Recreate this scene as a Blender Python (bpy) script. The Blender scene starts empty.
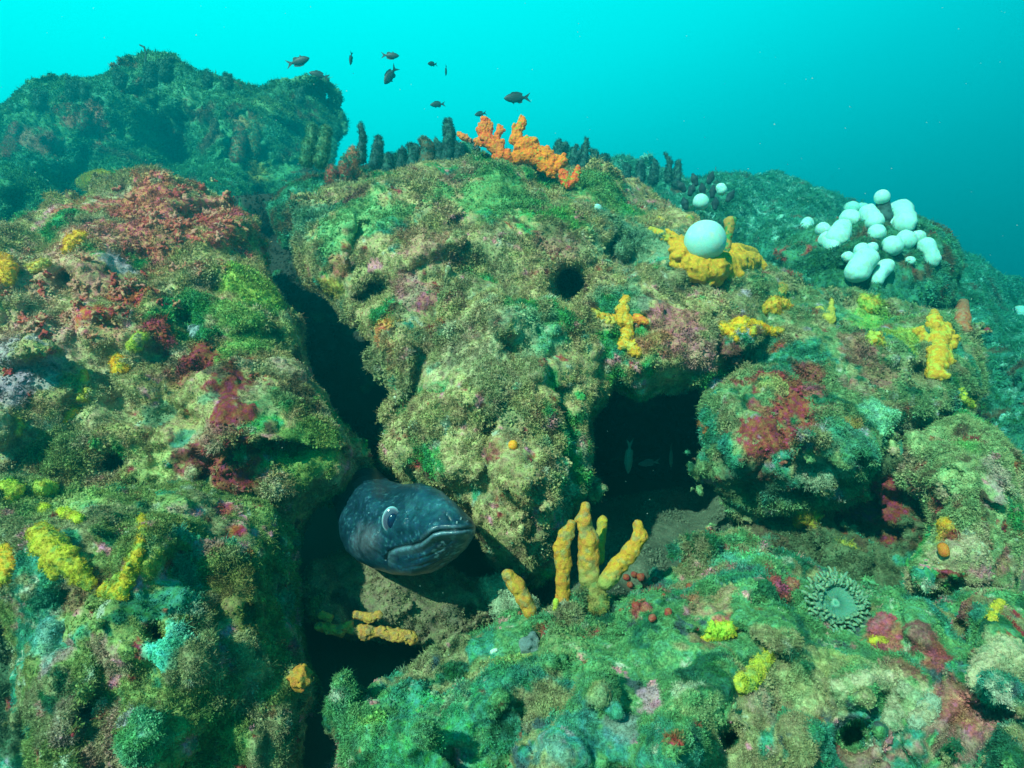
import bpy, math, random, time
import numpy as np
import openvdb as vdb
from mathutils import Vector, Matrix
from mathutils.bvhtree import BVHTree
T0 = time.time()
random.seed(7); RNG = np.random.default_rng(7)
S = bpy.context.scene
COL = S.collection

# ------------------------------------------------------------------ camera
F = 610.0                                  # focal length in pixels of the 1024 wide frame
PITCH = math.radians(-8)
cam = bpy.data.cameras.new('camera'); cam.lens = 36*F/1024; cam.sensor_width = 36
cam.clip_start = .02; cam.clip_end = 200
camo = bpy.data.objects.new('camera', cam); COL.objects.link(camo)
camo.rotation_euler = (math.radians(90)+PITCH, 0, 0)
S.camera = camo
CP, SP = math.cos(PITCH), math.sin(PITCH)

# ------------------------------------------------------------------ light
SUN_EL, SUN_AZ = math.radians(42), math.radians(216)   # azimuth clockwise from +Y: behind the camera, a little to the left
sd = Vector((math.sin(SUN_AZ)*math.cos(SUN_EL), math.cos(SUN_AZ)*math.cos(SUN_EL), math.sin(SUN_EL)))
sun = bpy.data.lights.new('sun', 'SUN'); sun.energy = 5.0; sun.angle = math.radians(.6); sun.color = (1, .88, .72)
suno = bpy.data.objects.new('sun', sun); COL.objects.link(suno)
suno.rotation_euler = sd.to_track_quat('Z', 'Y').to_euler(); suno.location = (0, 0, 6)

def nd(nt, typ, **kw):
    n = nt.nodes.new(typ)
    for k, v in kw.items():
        if k == 'inp':
            for i, x in v.items(): n.inputs[i].default_value = x
        else: setattr(n, k, v)
    return n
W = bpy.data.worlds.new('World'); S.world = W; W.use_nodes = True
nt = W.node_tree; nt.nodes.clear()
out = nd(nt, 'ShaderNodeOutputWorld'); bg = nd(nt, 'ShaderNodeBackground'); nt.links.new(bg.outputs[0], out.inputs[0])
geo = nd(nt, 'ShaderNodeTexCoord')
# open water: brighter towards the surface and towards the sun's side, darker towards the deep
ax = Vector((-.27, .10, .96)).normalized()
dot = nd(nt, 'ShaderNodeVectorMath', operation='DOT_PRODUCT'); dot.inputs[1].default_value = ax
nt.links.new(geo.outputs['Generated'], dot.inputs[0])
ramp = nd(nt, 'ShaderNodeValToRGB')
mr = nd(nt, 'ShaderNodeMapRange', inp={1: -1.0, 2: 1.0}); nt.links.new(dot.outputs['Value'], mr.inputs[0]); nt.links.new(mr.outputs[0], ramp.inputs[0])
el = ramp.color_ramp.elements
stops = [(0, (0, .008, .012)), (.30, (0, .04, .055)), (.42, (0, .15, .20)), (.49, (0, .26, .32)), (.56, (0, .40, .46)), (.63, (0, .58, .64)), (.69, (0, .78, .82)), (.78, (0, .98, .99)), (1, (.01, 1.05, 1.03))]
el[0].position = 0; el[0].color = (*stops[0][1], 1); el[1].position = 1; el[1].color = (*stops[-1][1], 1)
for p, c in stops[1:-1]: e = el.new(p); e.color = (*c, 1)
# Snell's window far overhead: the daylight sky through the water
sky = nd(nt, 'ShaderNodeTexSky'); sky.sky_type = 'NISHITA'; sky.sun_disc = False; sky.sun_elevation = SUN_EL; sky.sun_rotation = SUN_AZ
sk = nd(nt, 'ShaderNodeMixRGB', blend_type='MULTIPLY', inp={0: 1.0, 2: (.01, .07, .075, 1)}); nt.links.new(sky.outputs[0], sk.inputs[1])
sep = nd(nt, 'ShaderNodeSeparateXYZ'); nt.links.new(geo.outputs['Generated'], sep.inputs[0])
win = nd(nt, 'ShaderNodeMapRange', interpolation_type='SMOOTHSTEP', inp={1: .60, 2: .85}); nt.links.new(sep.outputs[2], win.inputs[0])
mx = nd(nt, 'ShaderNodeMixRGB'); nt.links.new(win.outputs[0], mx.inputs[0]); nt.links.new(ramp.outputs[0], mx.inputs[1]); nt.links.new(sk.outputs[0], mx.inputs[2])
nt.links.new(mx.outputs[0], bg.inputs[0]); bg.inputs[1].default_value = .62

S.view_settings.view_transform = 'Standard'; S.view_settings.look = 'None'
S.view_settings.exposure = .93; S.view_settings.gamma = 1
S.render.engine = 'CYCLES'
S.cycles.use_denoising = True
S.cycles.max_bounces = 4; S.cycles.diffuse_bounces = 2; S.cycles.glossy_bounces = 2; S.cycles.volume_bounces = 0
S.cycles.sample_clamp_indirect = 4

# ------------------------------------------------------------------ helpers
def c2w(x, y, z):            # camera axes (right, up, forward) -> world (camera stands at the origin)
    return np.stack([x, z*CP - y*SP, y*CP + z*SP], -1)
def pt(u, v, d):             # point seen at pixel u,v at forward distance d
    return Vector(c2w(np.float64((u-512)/F*d), np.float64((384-v)/F*d), np.float64(d)))
def proj(P):
    P = np.asarray(P); z = P[..., 1]*CP + P[..., 2]*SP; y = -P[..., 1]*SP + P[..., 2]*CP
    return 512+P[..., 0]/z*F, 384-y/z*F, z

LAT = RNG.random((32, 32, 32)).astype(np.float32)*2-1
_rots = [np.array(Matrix.Rotation(1.1*k+.4, 3, Vector((.3+k*.17, .8-k*.2, .5)).normalized()), dtype=np.float32) for k in range(10)]
def vnoise(P):
    i = np.floor(P).astype(np.int32); f = (P-i).astype(np.float32); f = f*f*f*(f*(f*6-15)+10)
    i &= 31; j = (i+1) & 31
    x0, y0, z0 = i[:, 0], i[:, 1], i[:, 2]; x1, y1, z1 = j[:, 0], j[:, 1], j[:, 2]
    fx, fy, fz = f[:, 0], f[:, 1], f[:, 2]
    L = LAT
    a = L[x0, y0, z0]*(1-fx)+L[x1, y0, z0]*fx; b = L[x0, y1, z0]*(1-fx)+L[x1, y1, z0]*fx
    c = L[x0, y0, z1]*(1-fx)+L[x1, y0, z1]*fx; d = L[x0, y1, z1]*(1-fx)+L[x1, y1, z1]*fx
    return (a*(1-fy)+b*fy)*(1-fz)+(c*(1-fy)+d*fy)*fz
def fbm(P, scale, octs=3, gain=.5, ridged=False):
    P = np.asarray(P, np.float32); s = 0; a = 1; tot = 0
    for k in range(octs):
        n = vnoise(P@_rots[k].T*(2**k/scale)+k*7.3)
        if ridged: n = 1-2*np.abs(n)
        s = s+n*a; tot += a; a *= gain
    return s/tot
def worley(P, scale):        # 0 at a cell's centre .. about 1 at its border
    P = np.asarray(P, np.float32)/scale; i = np.floor(P).astype(np.int32); best = np.full(len(P), 9., np.float32)
    for dx in (-1, 0, 1):
        for dy in (-1, 0, 1):
            for dz in (-1, 0, 1):
                c = i+np.array([dx, dy, dz]); m = c & 31
                o = np.stack([LAT[m[:, 0], m[:, 1], m[:, 2]], LAT[m[:, 1], m[:, 2], m[:, 0]], LAT[m[:, 2], m[:, 0], (m[:, 1]+7) & 31]], -1)*.45+.5
                q = c+o-P; best = np.minimum(best, (q*q).sum(1))
    return np.sqrt(best)

def cells(P, scale, off=0):  # distance to the nearest of scattered points, exact only near them
    P = np.asarray(P, np.float32)/scale+off; i0 = np.floor(P-.5).astype(np.int32); best = np.full(len(P), 9., np.float32)
    for dx in (0, 1):
        for dy in (0, 1):
            for dz in (0, 1):
                c = i0+np.array([dx, dy, dz], np.int32); m = c & 31
                o = np.stack([LAT[m[:, 0], m[:, 1], m[:, 2]], LAT[m[:, 1], m[:, 2], m[:, 0]], LAT[m[:, 2], m[:, 0], (m[:, 1]+7) & 31]], -1)*.25+.5
                q = c+o-P; best = np.minimum(best, (q*q).sum(1))
    return np.sqrt(best)

def facets(P, scale, off=0):   # broken planes: each cell of rock tilts its own way
    P = np.asarray(P, np.float32)/scale+off; P = P+np.stack([vnoise(P*1.3), vnoise(P*1.3+9), vnoise(P*1.3+17)], -1)*.35
    i0 = np.floor(P-.5).astype(np.int32); best = np.full(len(P), 9., np.float32); out = np.zeros(len(P), np.float32)
    for dx in (0, 1):
        for dy in (0, 1):
            for dz in (0, 1):
                c = i0+np.array([dx, dy, dz], np.int32); m = c & 31
                o = np.stack([LAT[m[:, 0], m[:, 1], m[:, 2]], LAT[m[:, 1], m[:, 2], m[:, 0]], LAT[m[:, 2], m[:, 0], (m[:, 1]+7) & 31]], -1)
                q = P-(c+o*.35+.5); d = (q*q).sum(1); k = d < best
                val = (q*o[:, [2, 0, 1]]).sum(1)*1.5+o[:, 0]*.35
                best = np.where(k, d, best); out = np.where(k, val, out)
    return out
def tag(o, label=None, cat=None, group=None, kind=None):
    if label: o['label'] = label
    if cat: o['category'] = cat
    if group: o['group'] = group
    if kind: o['kind'] = kind
    return o
def mesh_from(name, P, Q=None, mat=None, parent=None, smooth=True, faces=None, cols=None, attrs=None, loc=None):
    me = bpy.data.meshes.new(name)
    if Q is not None:
        k = Q.shape[1]
        me.vertices.add(len(P)); me.vertices.foreach_set('co', np.asarray(P, np.float32).ravel())
        me.loops.add(Q.size); me.loops.foreach_set('vertex_index', Q.astype(np.int32).ravel())
        me.polygons.add(len(Q)); me.polygons.foreach_set('loop_start', np.arange(0, Q.size, k, dtype=np.int32))
    else:
        me.from_pydata([tuple(map(float, p)) for p in P], [], faces)
    me.update(calc_edges=True); me.validate()
    me.polygons.foreach_set('use_smooth', np.full(len(me.polygons), smooth))
    if cols is not None:
        a = me.color_attributes.new('col', 'FLOAT_COLOR', 'POINT')
        a.data.foreach_set('color', np.concatenate([cols, np.ones((len(cols), 1))], 1).astype(np.float32).ravel())
    for k, v in (attrs or {}).items():
        a = me.attributes.new(k, 'FLOAT', 'POINT'); a.data.foreach_set('value', np.asarray(v, np.float32))
    if mat: me.materials.append(mat)
    o = bpy.data.objects.new(name, me); COL.objects.link(o)
    if parent: o.parent = parent
    if loc is not None: o.location = loc
    return o
def normals(P, Q):
    n = np.cross(P[Q[:, 2]]-P[Q[:, 0]], P[Q[:, 3]]-P[Q[:, 1]]); N = np.zeros_like(P)
    for k in range(4):
        for ax_ in range(3): N[:, ax_] += np.bincount(Q[:, k], n[:, ax_], len(P))
    return N/(np.linalg.norm(N, axis=1, keepdims=True)+1e-12)

# ------------------------------------------------------------------ materials
def surf_mat(name, rough=.8, bump=.35, scale=260, jitter=.5, spec=.25, attr_type='GEOMETRY', sss=0, translucent=0):
    m = bpy.data.materials.new(name); m.use_nodes = True; t = m.node_tree; b = t.nodes['Principled BSDF']
    b.inputs['Roughness'].default_value = rough; b.inputs['Specular IOR Level'].default_value = spec
    at = nd(t, 'ShaderNodeAttribute', attribute_name='col', attribute_type=attr_type)
    g = nd(t, 'ShaderNodeNewGeometry')
    n1 = nd(t, 'ShaderNodeTexNoise', inp={'Scale': scale, 'Detail': 3, 'Roughness': .7}); t.links.new(g.outputs['Position'], n1.inputs['Vector'])
    n2 = nd(t, 'ShaderNodeTexNoise', inp={'Scale': scale*.33, 'Detail': 2}); t.links.new(g.outputs['Position'], n2.inputs['Vector'])
    mr = nd(t, 'ShaderNodeMapRange', inp={1: .3, 2: .7, 3: 1-jitter, 4: 1+jitter}); t.links.new(n1.outputs['Fac'], mr.inputs[0])
    hs = nd(t, 'ShaderNodeHueSaturation'); mh = nd(t, 'ShaderNodeMapRange', inp={1: .3, 2: .7, 3: .5-.05*jitter*2, 4: .5+.05*jitter*2})
    t.links.new(n2.outputs['Fac'], mh.inputs[0]); t.links.new(mh.outputs[0], hs.inputs['Hue'])
    t.links.new(mr.outputs[0], hs.inputs['Value']); t.links.new(at.outputs['Color'], hs.inputs['Color'])
    t.links.new(hs.outputs[0], b.inputs['Base Color'])
    if bump:
        bp = nd(t, 'ShaderNodeBump', inp={'Strength': bump, 'Distance': .004}); t.links.new(n1.outputs['Fac'], bp.inputs['Height']); t.links.new(bp.outputs[0], b.inputs['Normal'])
    if sss: b.inputs['Subsurface Weight'].default_value = sss; b.inputs['Subsurface Scale'].default_value = .01
    return m
M_ROCK = surf_mat('encrusted_rock', bump=.6)
M_TUFT = surf_mat('turf_blades', bump=0, scale=90, attr_type='INSTANCER', spec=.1, jitter=.45)
M_SPONGE = surf_mat('sponge_flesh', bump=.8, scale=420, jitter=.22, rough=.7)
M_SAND = surf_mat('silt', bump=.35, scale=500, jitter=.3)
M_PALE = surf_mat('pale_flesh', bump=.5, scale=420, jitter=.14, rough=.6, sss=.7)
M_SKIN = surf_mat('eel_skin', bump=.12, scale=420, jitter=.32, rough=.30, spec=.5)
M_FISH = surf_mat('fish_skin', bump=.1, scale=300, jitter=.2, rough=.5)

# ------------------------------------------------------------------ rocks
SURF = []                                    # BVH trees of everything growth can sit on
def seg_dist(U, V, poly, closed=True):
    poly = np.asarray(poly, np.float32); n = len(poly); d = np.full(U.shape, 1e9, np.float32); ins = np.zeros(U.shape, bool)
    for k in range(n if closed else n-1):
        a = poly[k]; b = poly[(k+1) % n]; ex, ey = b-a
        t = np.clip(((U-a[0])*ex+(V-a[1])*ey)/(ex*ex+ey*ey+1e-9), 0, 1)
        d = np.minimum(d, (U-a[0]-t*ex)**2+(V-a[1]-t*ey)**2)
        c = ((a[1] > V) != (b[1] > V)) & (U < (b[0]-a[0])*(V-a[1])/(b[1]-a[1]+1e-9)+a[0]); ins ^= c
    d = np.sqrt(d); return np.where(ins, -d, d) if closed else d
def idw(U, V, pts, p=2.5):
    w = 0; s = 0
    for u, v, z in pts:
        k = 1/(((U-u)**2+(V-v)**2)/1e4+.03)**(p/2*1.0); w = w+k; s = s+k*z
    return s/w
def blur_jitter(poly, amp, seed):            # crinkle an outline
    r = random.Random(seed); P = []
    n = len(poly)
    for k in range(n):
        a = Vector(poly[k]); b = Vector(poly[(k+1) % n]); L = (b-a).length; m = max(1, int(L/16))
        for j in range(m):
            q = a.lerp(b, j/m); P.append((q.x+r.uniform(-amp, amp), q.y+r.uniform(-amp, amp)))
    return P
def build_solid(outline, depth, px=3.0, round_px=60, bulge=.16, thick=.35, amp=.03, nscale=.16, crinkle=4, seed=1, carve=(), oct=4, sharp=2.0, crease=(), pits=.65, facet=1.0):
    """a closed solid whose front follows the depths given, rounded off all round and roughened by 3-D noise"""
    O = np.array(blur_jitter(outline, crinkle, seed)) if crinkle else np.array(outline, float)
    zs = [d[2] for d in depth]; z0 = min(zs)-amp*2.5-.02; z1 = max(zs)+bulge+thick+.06
    st = px/F; m = 26
    us = np.arange(O[:, 0].min()-m, O[:, 0].max()+m, px); vs = np.arange(O[:, 1].min()-m, O[:, 1].max()+m, px)
    cs = np.arange(math.log(z0), math.log(z1), st)
    U, V = np.meshgrid(us, vs, indexing='ij')
    U = U.astype(np.float32); V = V.astype(np.float32)
    sdp = seg_dist(U, V, O)                                       # pixels, negative inside
    zf = idw(U, V, depth)
    q = np.clip(-sdp/round_px, 0, 1); rim = np.sqrt(np.clip(1-(1-q)**sharp, 0, 1))
    front = zf+bulge*(1-rim); back = zf+bulge+thick*rim
    for (cu, cv, cr, cd) in carve:                                # hollows: pushed back
        g = np.exp(-(((U-cu)**2+(V-cv)**2)/(cr*cr))**1.6); front = front+cd*g
    for (line, cw, cd) in crease:
        front = front+cd*np.exp(-(seg_dist(U, V, line, False)/cw)**2)
    Z = np.exp(cs)[None, None, :].astype(np.float32)
    side = (sdp[..., None]/F)*Z
    f = np.maximum(np.maximum(front[..., None]-Z, Z-back[..., None])*.75, side)
    band = np.abs(f) < amp*2.4+.010
    I = np.nonzero(band); z = Z[0, 0, I[2]]; u = U[I[0], I[1]]; v = V[I[0], I[1]]
    P = c2w((u-512)/F*z, (384-v)/F*z, z)
    n = fbm(P+seed*3.1, nscale, oct, .55)*amp*1.3 + (fbm(P+seed*1.7, nscale*.45, 2, .5, True)-.2)*amp*.55
    if facet: n = n+facets(P, nscale*1.5, seed*1.3)*amp*1.25*facet
    if pits:
        k = nscale/.16
        mk = np.clip(fbm(P+seed*4.1+3, .2*k, 2)*3+.5, 0, 1)
        n = n+np.clip(.40-cells(P, .085*k, seed), 0, 1)*.17*k*mk*pits           # pockets
        n = n-np.clip(.42-cells(P, .10*k, seed+3), 0, 1)*.11*k*(1-mk)*pits      # knobs
        n = n-np.clip(.40-cells(P, .045*k, seed+5), 0, 1)*.05*k*pits
        n = n+np.clip(.36-cells(P, .034*k, seed+9), 0, 1)*.05*k*pits
    sd3 = side[I]; fr = (front[I[0], I[1]]-z)*.75; sw = np.clip((sd3-fr)/.03+.5, 0, 1)      # flanks are smoother and sit a little further in
    n = n*(1-.5*sw)+amp*.22*sw
    f[I] += n.astype(np.float32)
    f[0] = f[-1] = 1; f[:, 0] = f[:, -1] = 1; f[:, :, 0] = f[:, :, -1] = 1
    g = vdb.FloatGrid(background=1.0); g.copyFromArray(np.clip(f/st, -3, 3).astype(np.float32))
    p, Q = g.convertToQuads(isovalue=0.0)
    zz = np.exp(cs[0]+p[:, 2]*st); uu = us[0]+p[:, 0]*px; vv = vs[0]+p[:, 1]*px
    P = c2w((uu-512)/F*zz, (384-vv)/F*zz, zz)
    Q = Q[:, ::-1].astype(np.int64)
    N = normals(P, Q)
    C = P[Q].mean(1)-P.mean(0)
    if (N*(P-P.mean(0))).sum() < 0: Q = Q[:, ::-1]; N = -N
    return P, Q, N, zz
def hit(u, v, trees=None):
    d = (pt(u, v, 1)).normalized(); best = None
    for t in (trees or SURF):
        h = t.ray_cast(Vector((0, 0, 0)), d)
        if h[0] is not None and (best is None or h[3] < best[3]): best = h
    if best is None: return pt(u, v, 3), -d
    n = best[1]
    if n.dot(d) > 0: n = -n
    return best[0], n

PAL = dict(olive=(.26, .24, .11), tan=(.40, .31, .17), green=(.05, .26, .07), teal=(.045, .22, .13), lime=(.28, .42, .06), red=(.28, .045, .03), pink=(.56, .20, .22),
           pale=(.40, .40, .28), brown=(.10, .07, .035), dark=(.02, .035, .03), yellow=(.72, .50, .03), orange=(.65, .22, .04), crimson=(.22, .03, .02), mauve=(.36, .28, .32),
           deepgreen=(.02, .11, .05), slate=(.06, .10, .10), silt=(.28, .25, .16))
def lin(c): return np.array(PAL[c] if isinstance(c, str) else c)
ROCKS = []
def rock(name, label, cat, outline, depth, base, paint=(), turf=1.0, lump=1.0, group=None, kind=None, mixes=(), **kw):
    P, Q, N, z = build_solid(outline, depth, **kw)
    sd_ = kw.get('seed', 1)*2.3
    zl = np.clip(z, .6, 4)
    for sc, am in ((.055, .010), (.022, .007)):                   # cauliflower lumps of crust
        s = sc*1.0; w = worley(P+sd_, s); mask = np.clip(fbm(P+sd_*2, s*5, 2)*1.5+.55, 0, 1)
        P = P+N*((.55-w)*am*lump*mask)[:, None]
    P = P+N*(fbm(P, .010, 2)*.0028*lump)[:, None]
    # colours: patches of growth
    C = np.zeros((len(P), 3))+lin(base)
    tf = np.full(len(P), turf, np.float32)
    for k, (c, sc, th, tfac) in enumerate(mixes):
        n = fbm(P+sd_*5+k*11.7, sc, 4, .6); a = np.clip((n-th)/.06, 0, 1)[:, None]
        C = C*(1-a)+lin(c)*a; tf = tf*(1-a[:, 0])+tf*tfac*a[:, 0]
    tree = BVHTree.FromPolygons(P.tolist(), Q.tolist())
    warp = fbm(P+3.3, .07, 4, .65); warp2 = fbm(P+9.3, .025, 3, .6)
    for (u, v, r, c, st, tfac) in paint:
        h, _ = hit(u, v, [tree]); hz = proj(np.array(h))[2]; R = r/F*hz
        I = np.nonzero(np.abs(P-np.array(h)).max(1) < 2.2*R)[0]
        d = np.linalg.norm(P[I]-np.array(h), axis=1)/R
        a = np.clip((1-d-warp[I]*.9-warp2[I]*.7)*5, 0, 1)*st; a = a[:, None]
        C[I] = C[I]*(1-a)+lin(c)*a; tf[I] = tf[I]*(1-a[:, 0])+tfac*a[:, 0]
    C = C*(1+.34*fbm(P+5, .02, 2))[:, None]
    bald = np.clip(fbm(P+sd_*3, .06, 3)*5+1.25, .12, 1); tf = tf*bald
    hair = np.clip(1+fbm(P+sd_*4, .09, 2)*1.2, .5, 1.5)
    C = np.clip(C, .003, .9)
    # turf only where a diver circling the spot could see it
    vd = -P/np.linalg.norm(P, axis=1, keepdims=True); face = (N*vd).sum(1)
    vis = np.clip((face+.35)/.3, 0, 1)
    u, v, _z = proj(P); vis = vis*((u > -160) & (u < 1180) & (v > -80) & (v < 860))
    o = mesh_from(name, P, Q, M_ROCK, cols=C, attrs={'turf': np.clip(tf, 0, 1)*vis, 'near': z, 'hair': hair})
    tag(o, label, cat, group, kind)
    SURF.append(tree); ROCKS.append(o)
    print(name, len(Q), round(time.time()-T0, 1), flush=True)
    return o
TURF_D = 1.0; HAZE_D = .26
MA = [('green', .16, .20, 1), ('tan', .10, .14, 1), ('red', .045, .38, .45), ('pink', .05, .40, .4), ('brown', .06, .34, .8), ('pale', .03, .47, .6)]
MB = [('teal', .14, .10, 1), ('olive', .12, .10, 1), ('red', .05, .42, .5), ('pale', .03, .46, .6), ('deepgreen', .06, .30, 1), ('mauve', .05, .42, .5)]
MF = [('teal', .22, .05, 1), ('brown', .2, .22, .9), ('red', .12, .36, .5), ('deepgreen', .2, .25, 1)]

# the seabed under the boulders
n = 90
gx, gy = np.meshgrid(np.sinh(np.linspace(-3.4, 3.4, n))*.8, np.concatenate([np.linspace(-3, 3, 70), 3+np.expm1(np.linspace(.05, 3.2, 40))*1.2]), indexing='ij')
gz = -.86+.07*gy.clip(0, 2.2)-.03*(gy-2.2).clip(0, 40)+fbm(np.stack([gx, gy, gx*0], -1).reshape(-1, 3), .5, 3).reshape(gx.shape)*.03
Pg = np.stack([gx, gy, gz], -1).reshape(-1, 3); ii = np.arange(gx.size).reshape(gx.shape)
Qg = np.stack([ii[:-1, :-1], ii[1:, :-1], ii[1:, 1:], ii[:-1, 1:]], -1).reshape(-1, 4)
Cg = np.zeros((len(Pg), 3))+lin('silt')*.45
o = mesh_from('seabed', Pg, Qg, M_SAND, cols=Cg); tag(o, kind='structure'); SURF.append(BVHTree.FromPolygons(Pg.tolist(), Qg.tolist()))

# -- far boulder, upper left
rock('boulder', 'big dim green boulder at the back, its rounded top against the open water', 'boulder',
  [(-90, 125), (-20, 108), (0, 104), (30, 88), (60, 78), (98, 80), (125, 66), (150, 56), (170, 56), (196, 70), (235, 78), (280, 88), (312, 98), (328, 116), (342, 130), (336, 160), (318, 195), (290, 215), (262, 232), (250, 290), (120, 330), (-90, 330)],
  [(-60, 150, 4.21), (0, 130, 4.39), (60, 95, 4.73), (150, 65, 5.24), (250, 75, 5.56), (330, 100, 5.74), (100, 140, 4.39), (0, 190, 2.70), (60, 160, 3.97), (150, 120, 5.06), (180, 150, 5.24), (230, 115, 4.56), (300, 120, 5.24), (215, 140, 4.21), (110, 190, 2.97), (40, 220, 2.58), (260, 150, 4.39), (300, 200, 3.47), (220, 200, 2.97), (150, 250, 2.70)],
  (.05, .20, .09), mixes=[('teal', .3, .12, 1), ('deepgreen', .2, .15, 1), ('brown', .2, .32, .9)], seed=3, px=3.0, amp=.12, nscale=.40, pits=1.5, crinkle=5, bulge=.5, thick=.8, round_px=45, lump=4.5, turf=.9,
  carve=[(80, 190, 26, .5), (20, 250, 30, .3), (185, 135, 30, .35), (262, 205, 16, .6), (150, 210, 20, .3)],
  paint=[(10, 150, 22, 'brown', .8, .6), (85, 120, 22, (.34, .08, .05), .8, .6), (30, 140, 20, (.3, .08, .06), .7, .6), (265, 105, 24, (.10, .24, .08), .7, 1), (190, 90, 26, (.08, .26, .12), .7, 1), (140, 160, 22, 'brown', .6, .8), (215, 130, 18, 'brown', .8, .6), (245, 125, 16, (.25, .14, .05), .8, .8), (170, 195, 26, (.22, .07, .06), .7, .6), (100, 195, 14, (.3, .08, .08), .6, .5), (110, 183, 20, (.34, .22, .03), .8, .6), (255, 170, 14, (.3, .25, .04), .6, .8)])

# -- slope on the right going down into deep water
rock('reef_slope', 'long reef slope carpeted in dark shell clumps falling away into deep blue water', 'reef slope',
  [(520, 178), (560, 158), (600, 158), (640, 165), (690, 178), (740, 175), (780, 172), (815, 184), (850, 200), (890, 214), (930, 232), (960, 250), (990, 268), (1030, 300), (1100, 335), (1100, 640), (900, 560), (640, 330), (540, 240)],
  [(560, 160, 3.41), (640, 168, 4.55), (700, 182, 4.94), (780, 176, 5.59), (850, 205, 5.72), (950, 252, 5.85), (1020, 295, 5.98), (700, 215, 3.19), (800, 240, 3.30), (870, 250, 3.19), (930, 290, 3.30), (980, 320, 3.08), (620, 200, 2.60), (1040, 380, 2.30), (900, 300, 2.40), (800, 290, 2.30), (1020, 450, 1.90), (1060, 420, 2.10), (960, 400, 2.10), (1040, 560, 1.80), (700, 330, 2.30)],
  (.04, .20, .13), mixes=[('teal', .14, .1, 1), ('deepgreen', .12, .1, 1), ((.20, .46, .36), .045, .26, .5), ('brown', .12, .36, .8)], seed=5, px=3.2, amp=.08, nscale=.3, pits=1.2, crinkle=4, bulge=.3, thick=1.2, round_px=22, lump=4.0, turf=.8, kind='structure',
  paint=[(985, 300, 40, 'deepgreen', .6, 1)])

# -- rock wall closing the crevices behind, their shade put into its near-black base colour
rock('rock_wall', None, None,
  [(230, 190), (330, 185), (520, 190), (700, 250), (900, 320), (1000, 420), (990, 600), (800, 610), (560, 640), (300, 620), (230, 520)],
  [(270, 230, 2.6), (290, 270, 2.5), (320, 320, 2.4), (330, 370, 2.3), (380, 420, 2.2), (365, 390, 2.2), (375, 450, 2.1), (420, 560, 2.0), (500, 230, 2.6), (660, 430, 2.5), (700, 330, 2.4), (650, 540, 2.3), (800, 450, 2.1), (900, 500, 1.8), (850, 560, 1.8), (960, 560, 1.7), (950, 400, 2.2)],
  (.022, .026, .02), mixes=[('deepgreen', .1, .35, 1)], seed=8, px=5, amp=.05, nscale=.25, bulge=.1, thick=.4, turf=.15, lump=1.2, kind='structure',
  paint=[(850, 530, 30, (.28, .22, .03), .8, .3), (800, 510, 16, (.36, .26, .03), .8, .2), (885, 500, 30, (.16, .02, .02), .9, .1), (395, 390, 12, 'teal', .8, .5)])  # last patch: teal glow of the gap, painted onto the wall

# -- ridge behind the central boulder
rock('boulder', 'low mossy ridge behind the central boulder, lined with dark finger shapes', 'boulder',
  [(268, 205), (285, 190), (310, 178), (340, 168), (380, 160), (420, 160), (470, 158), (560, 165), (600, 190), (560, 230), (430, 240), (340, 250), (285, 250)],
  [(280, 220, 2.3), (320, 190, 2.4), (400, 170, 2.7), (560, 175, 2.9), (420, 210, 2.3), (330, 225, 2.2)],
  (.05, .22, .11), mixes=MF, seed=12, px=3, amp=.04, nscale=.2, bulge=.2, thick=.3, round_px=22, turf=1,
  paint=[(345, 165, 12, (.4, .10, .05), .7, .4), (360, 175, 10, 'orange', .5, .5)])

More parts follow.
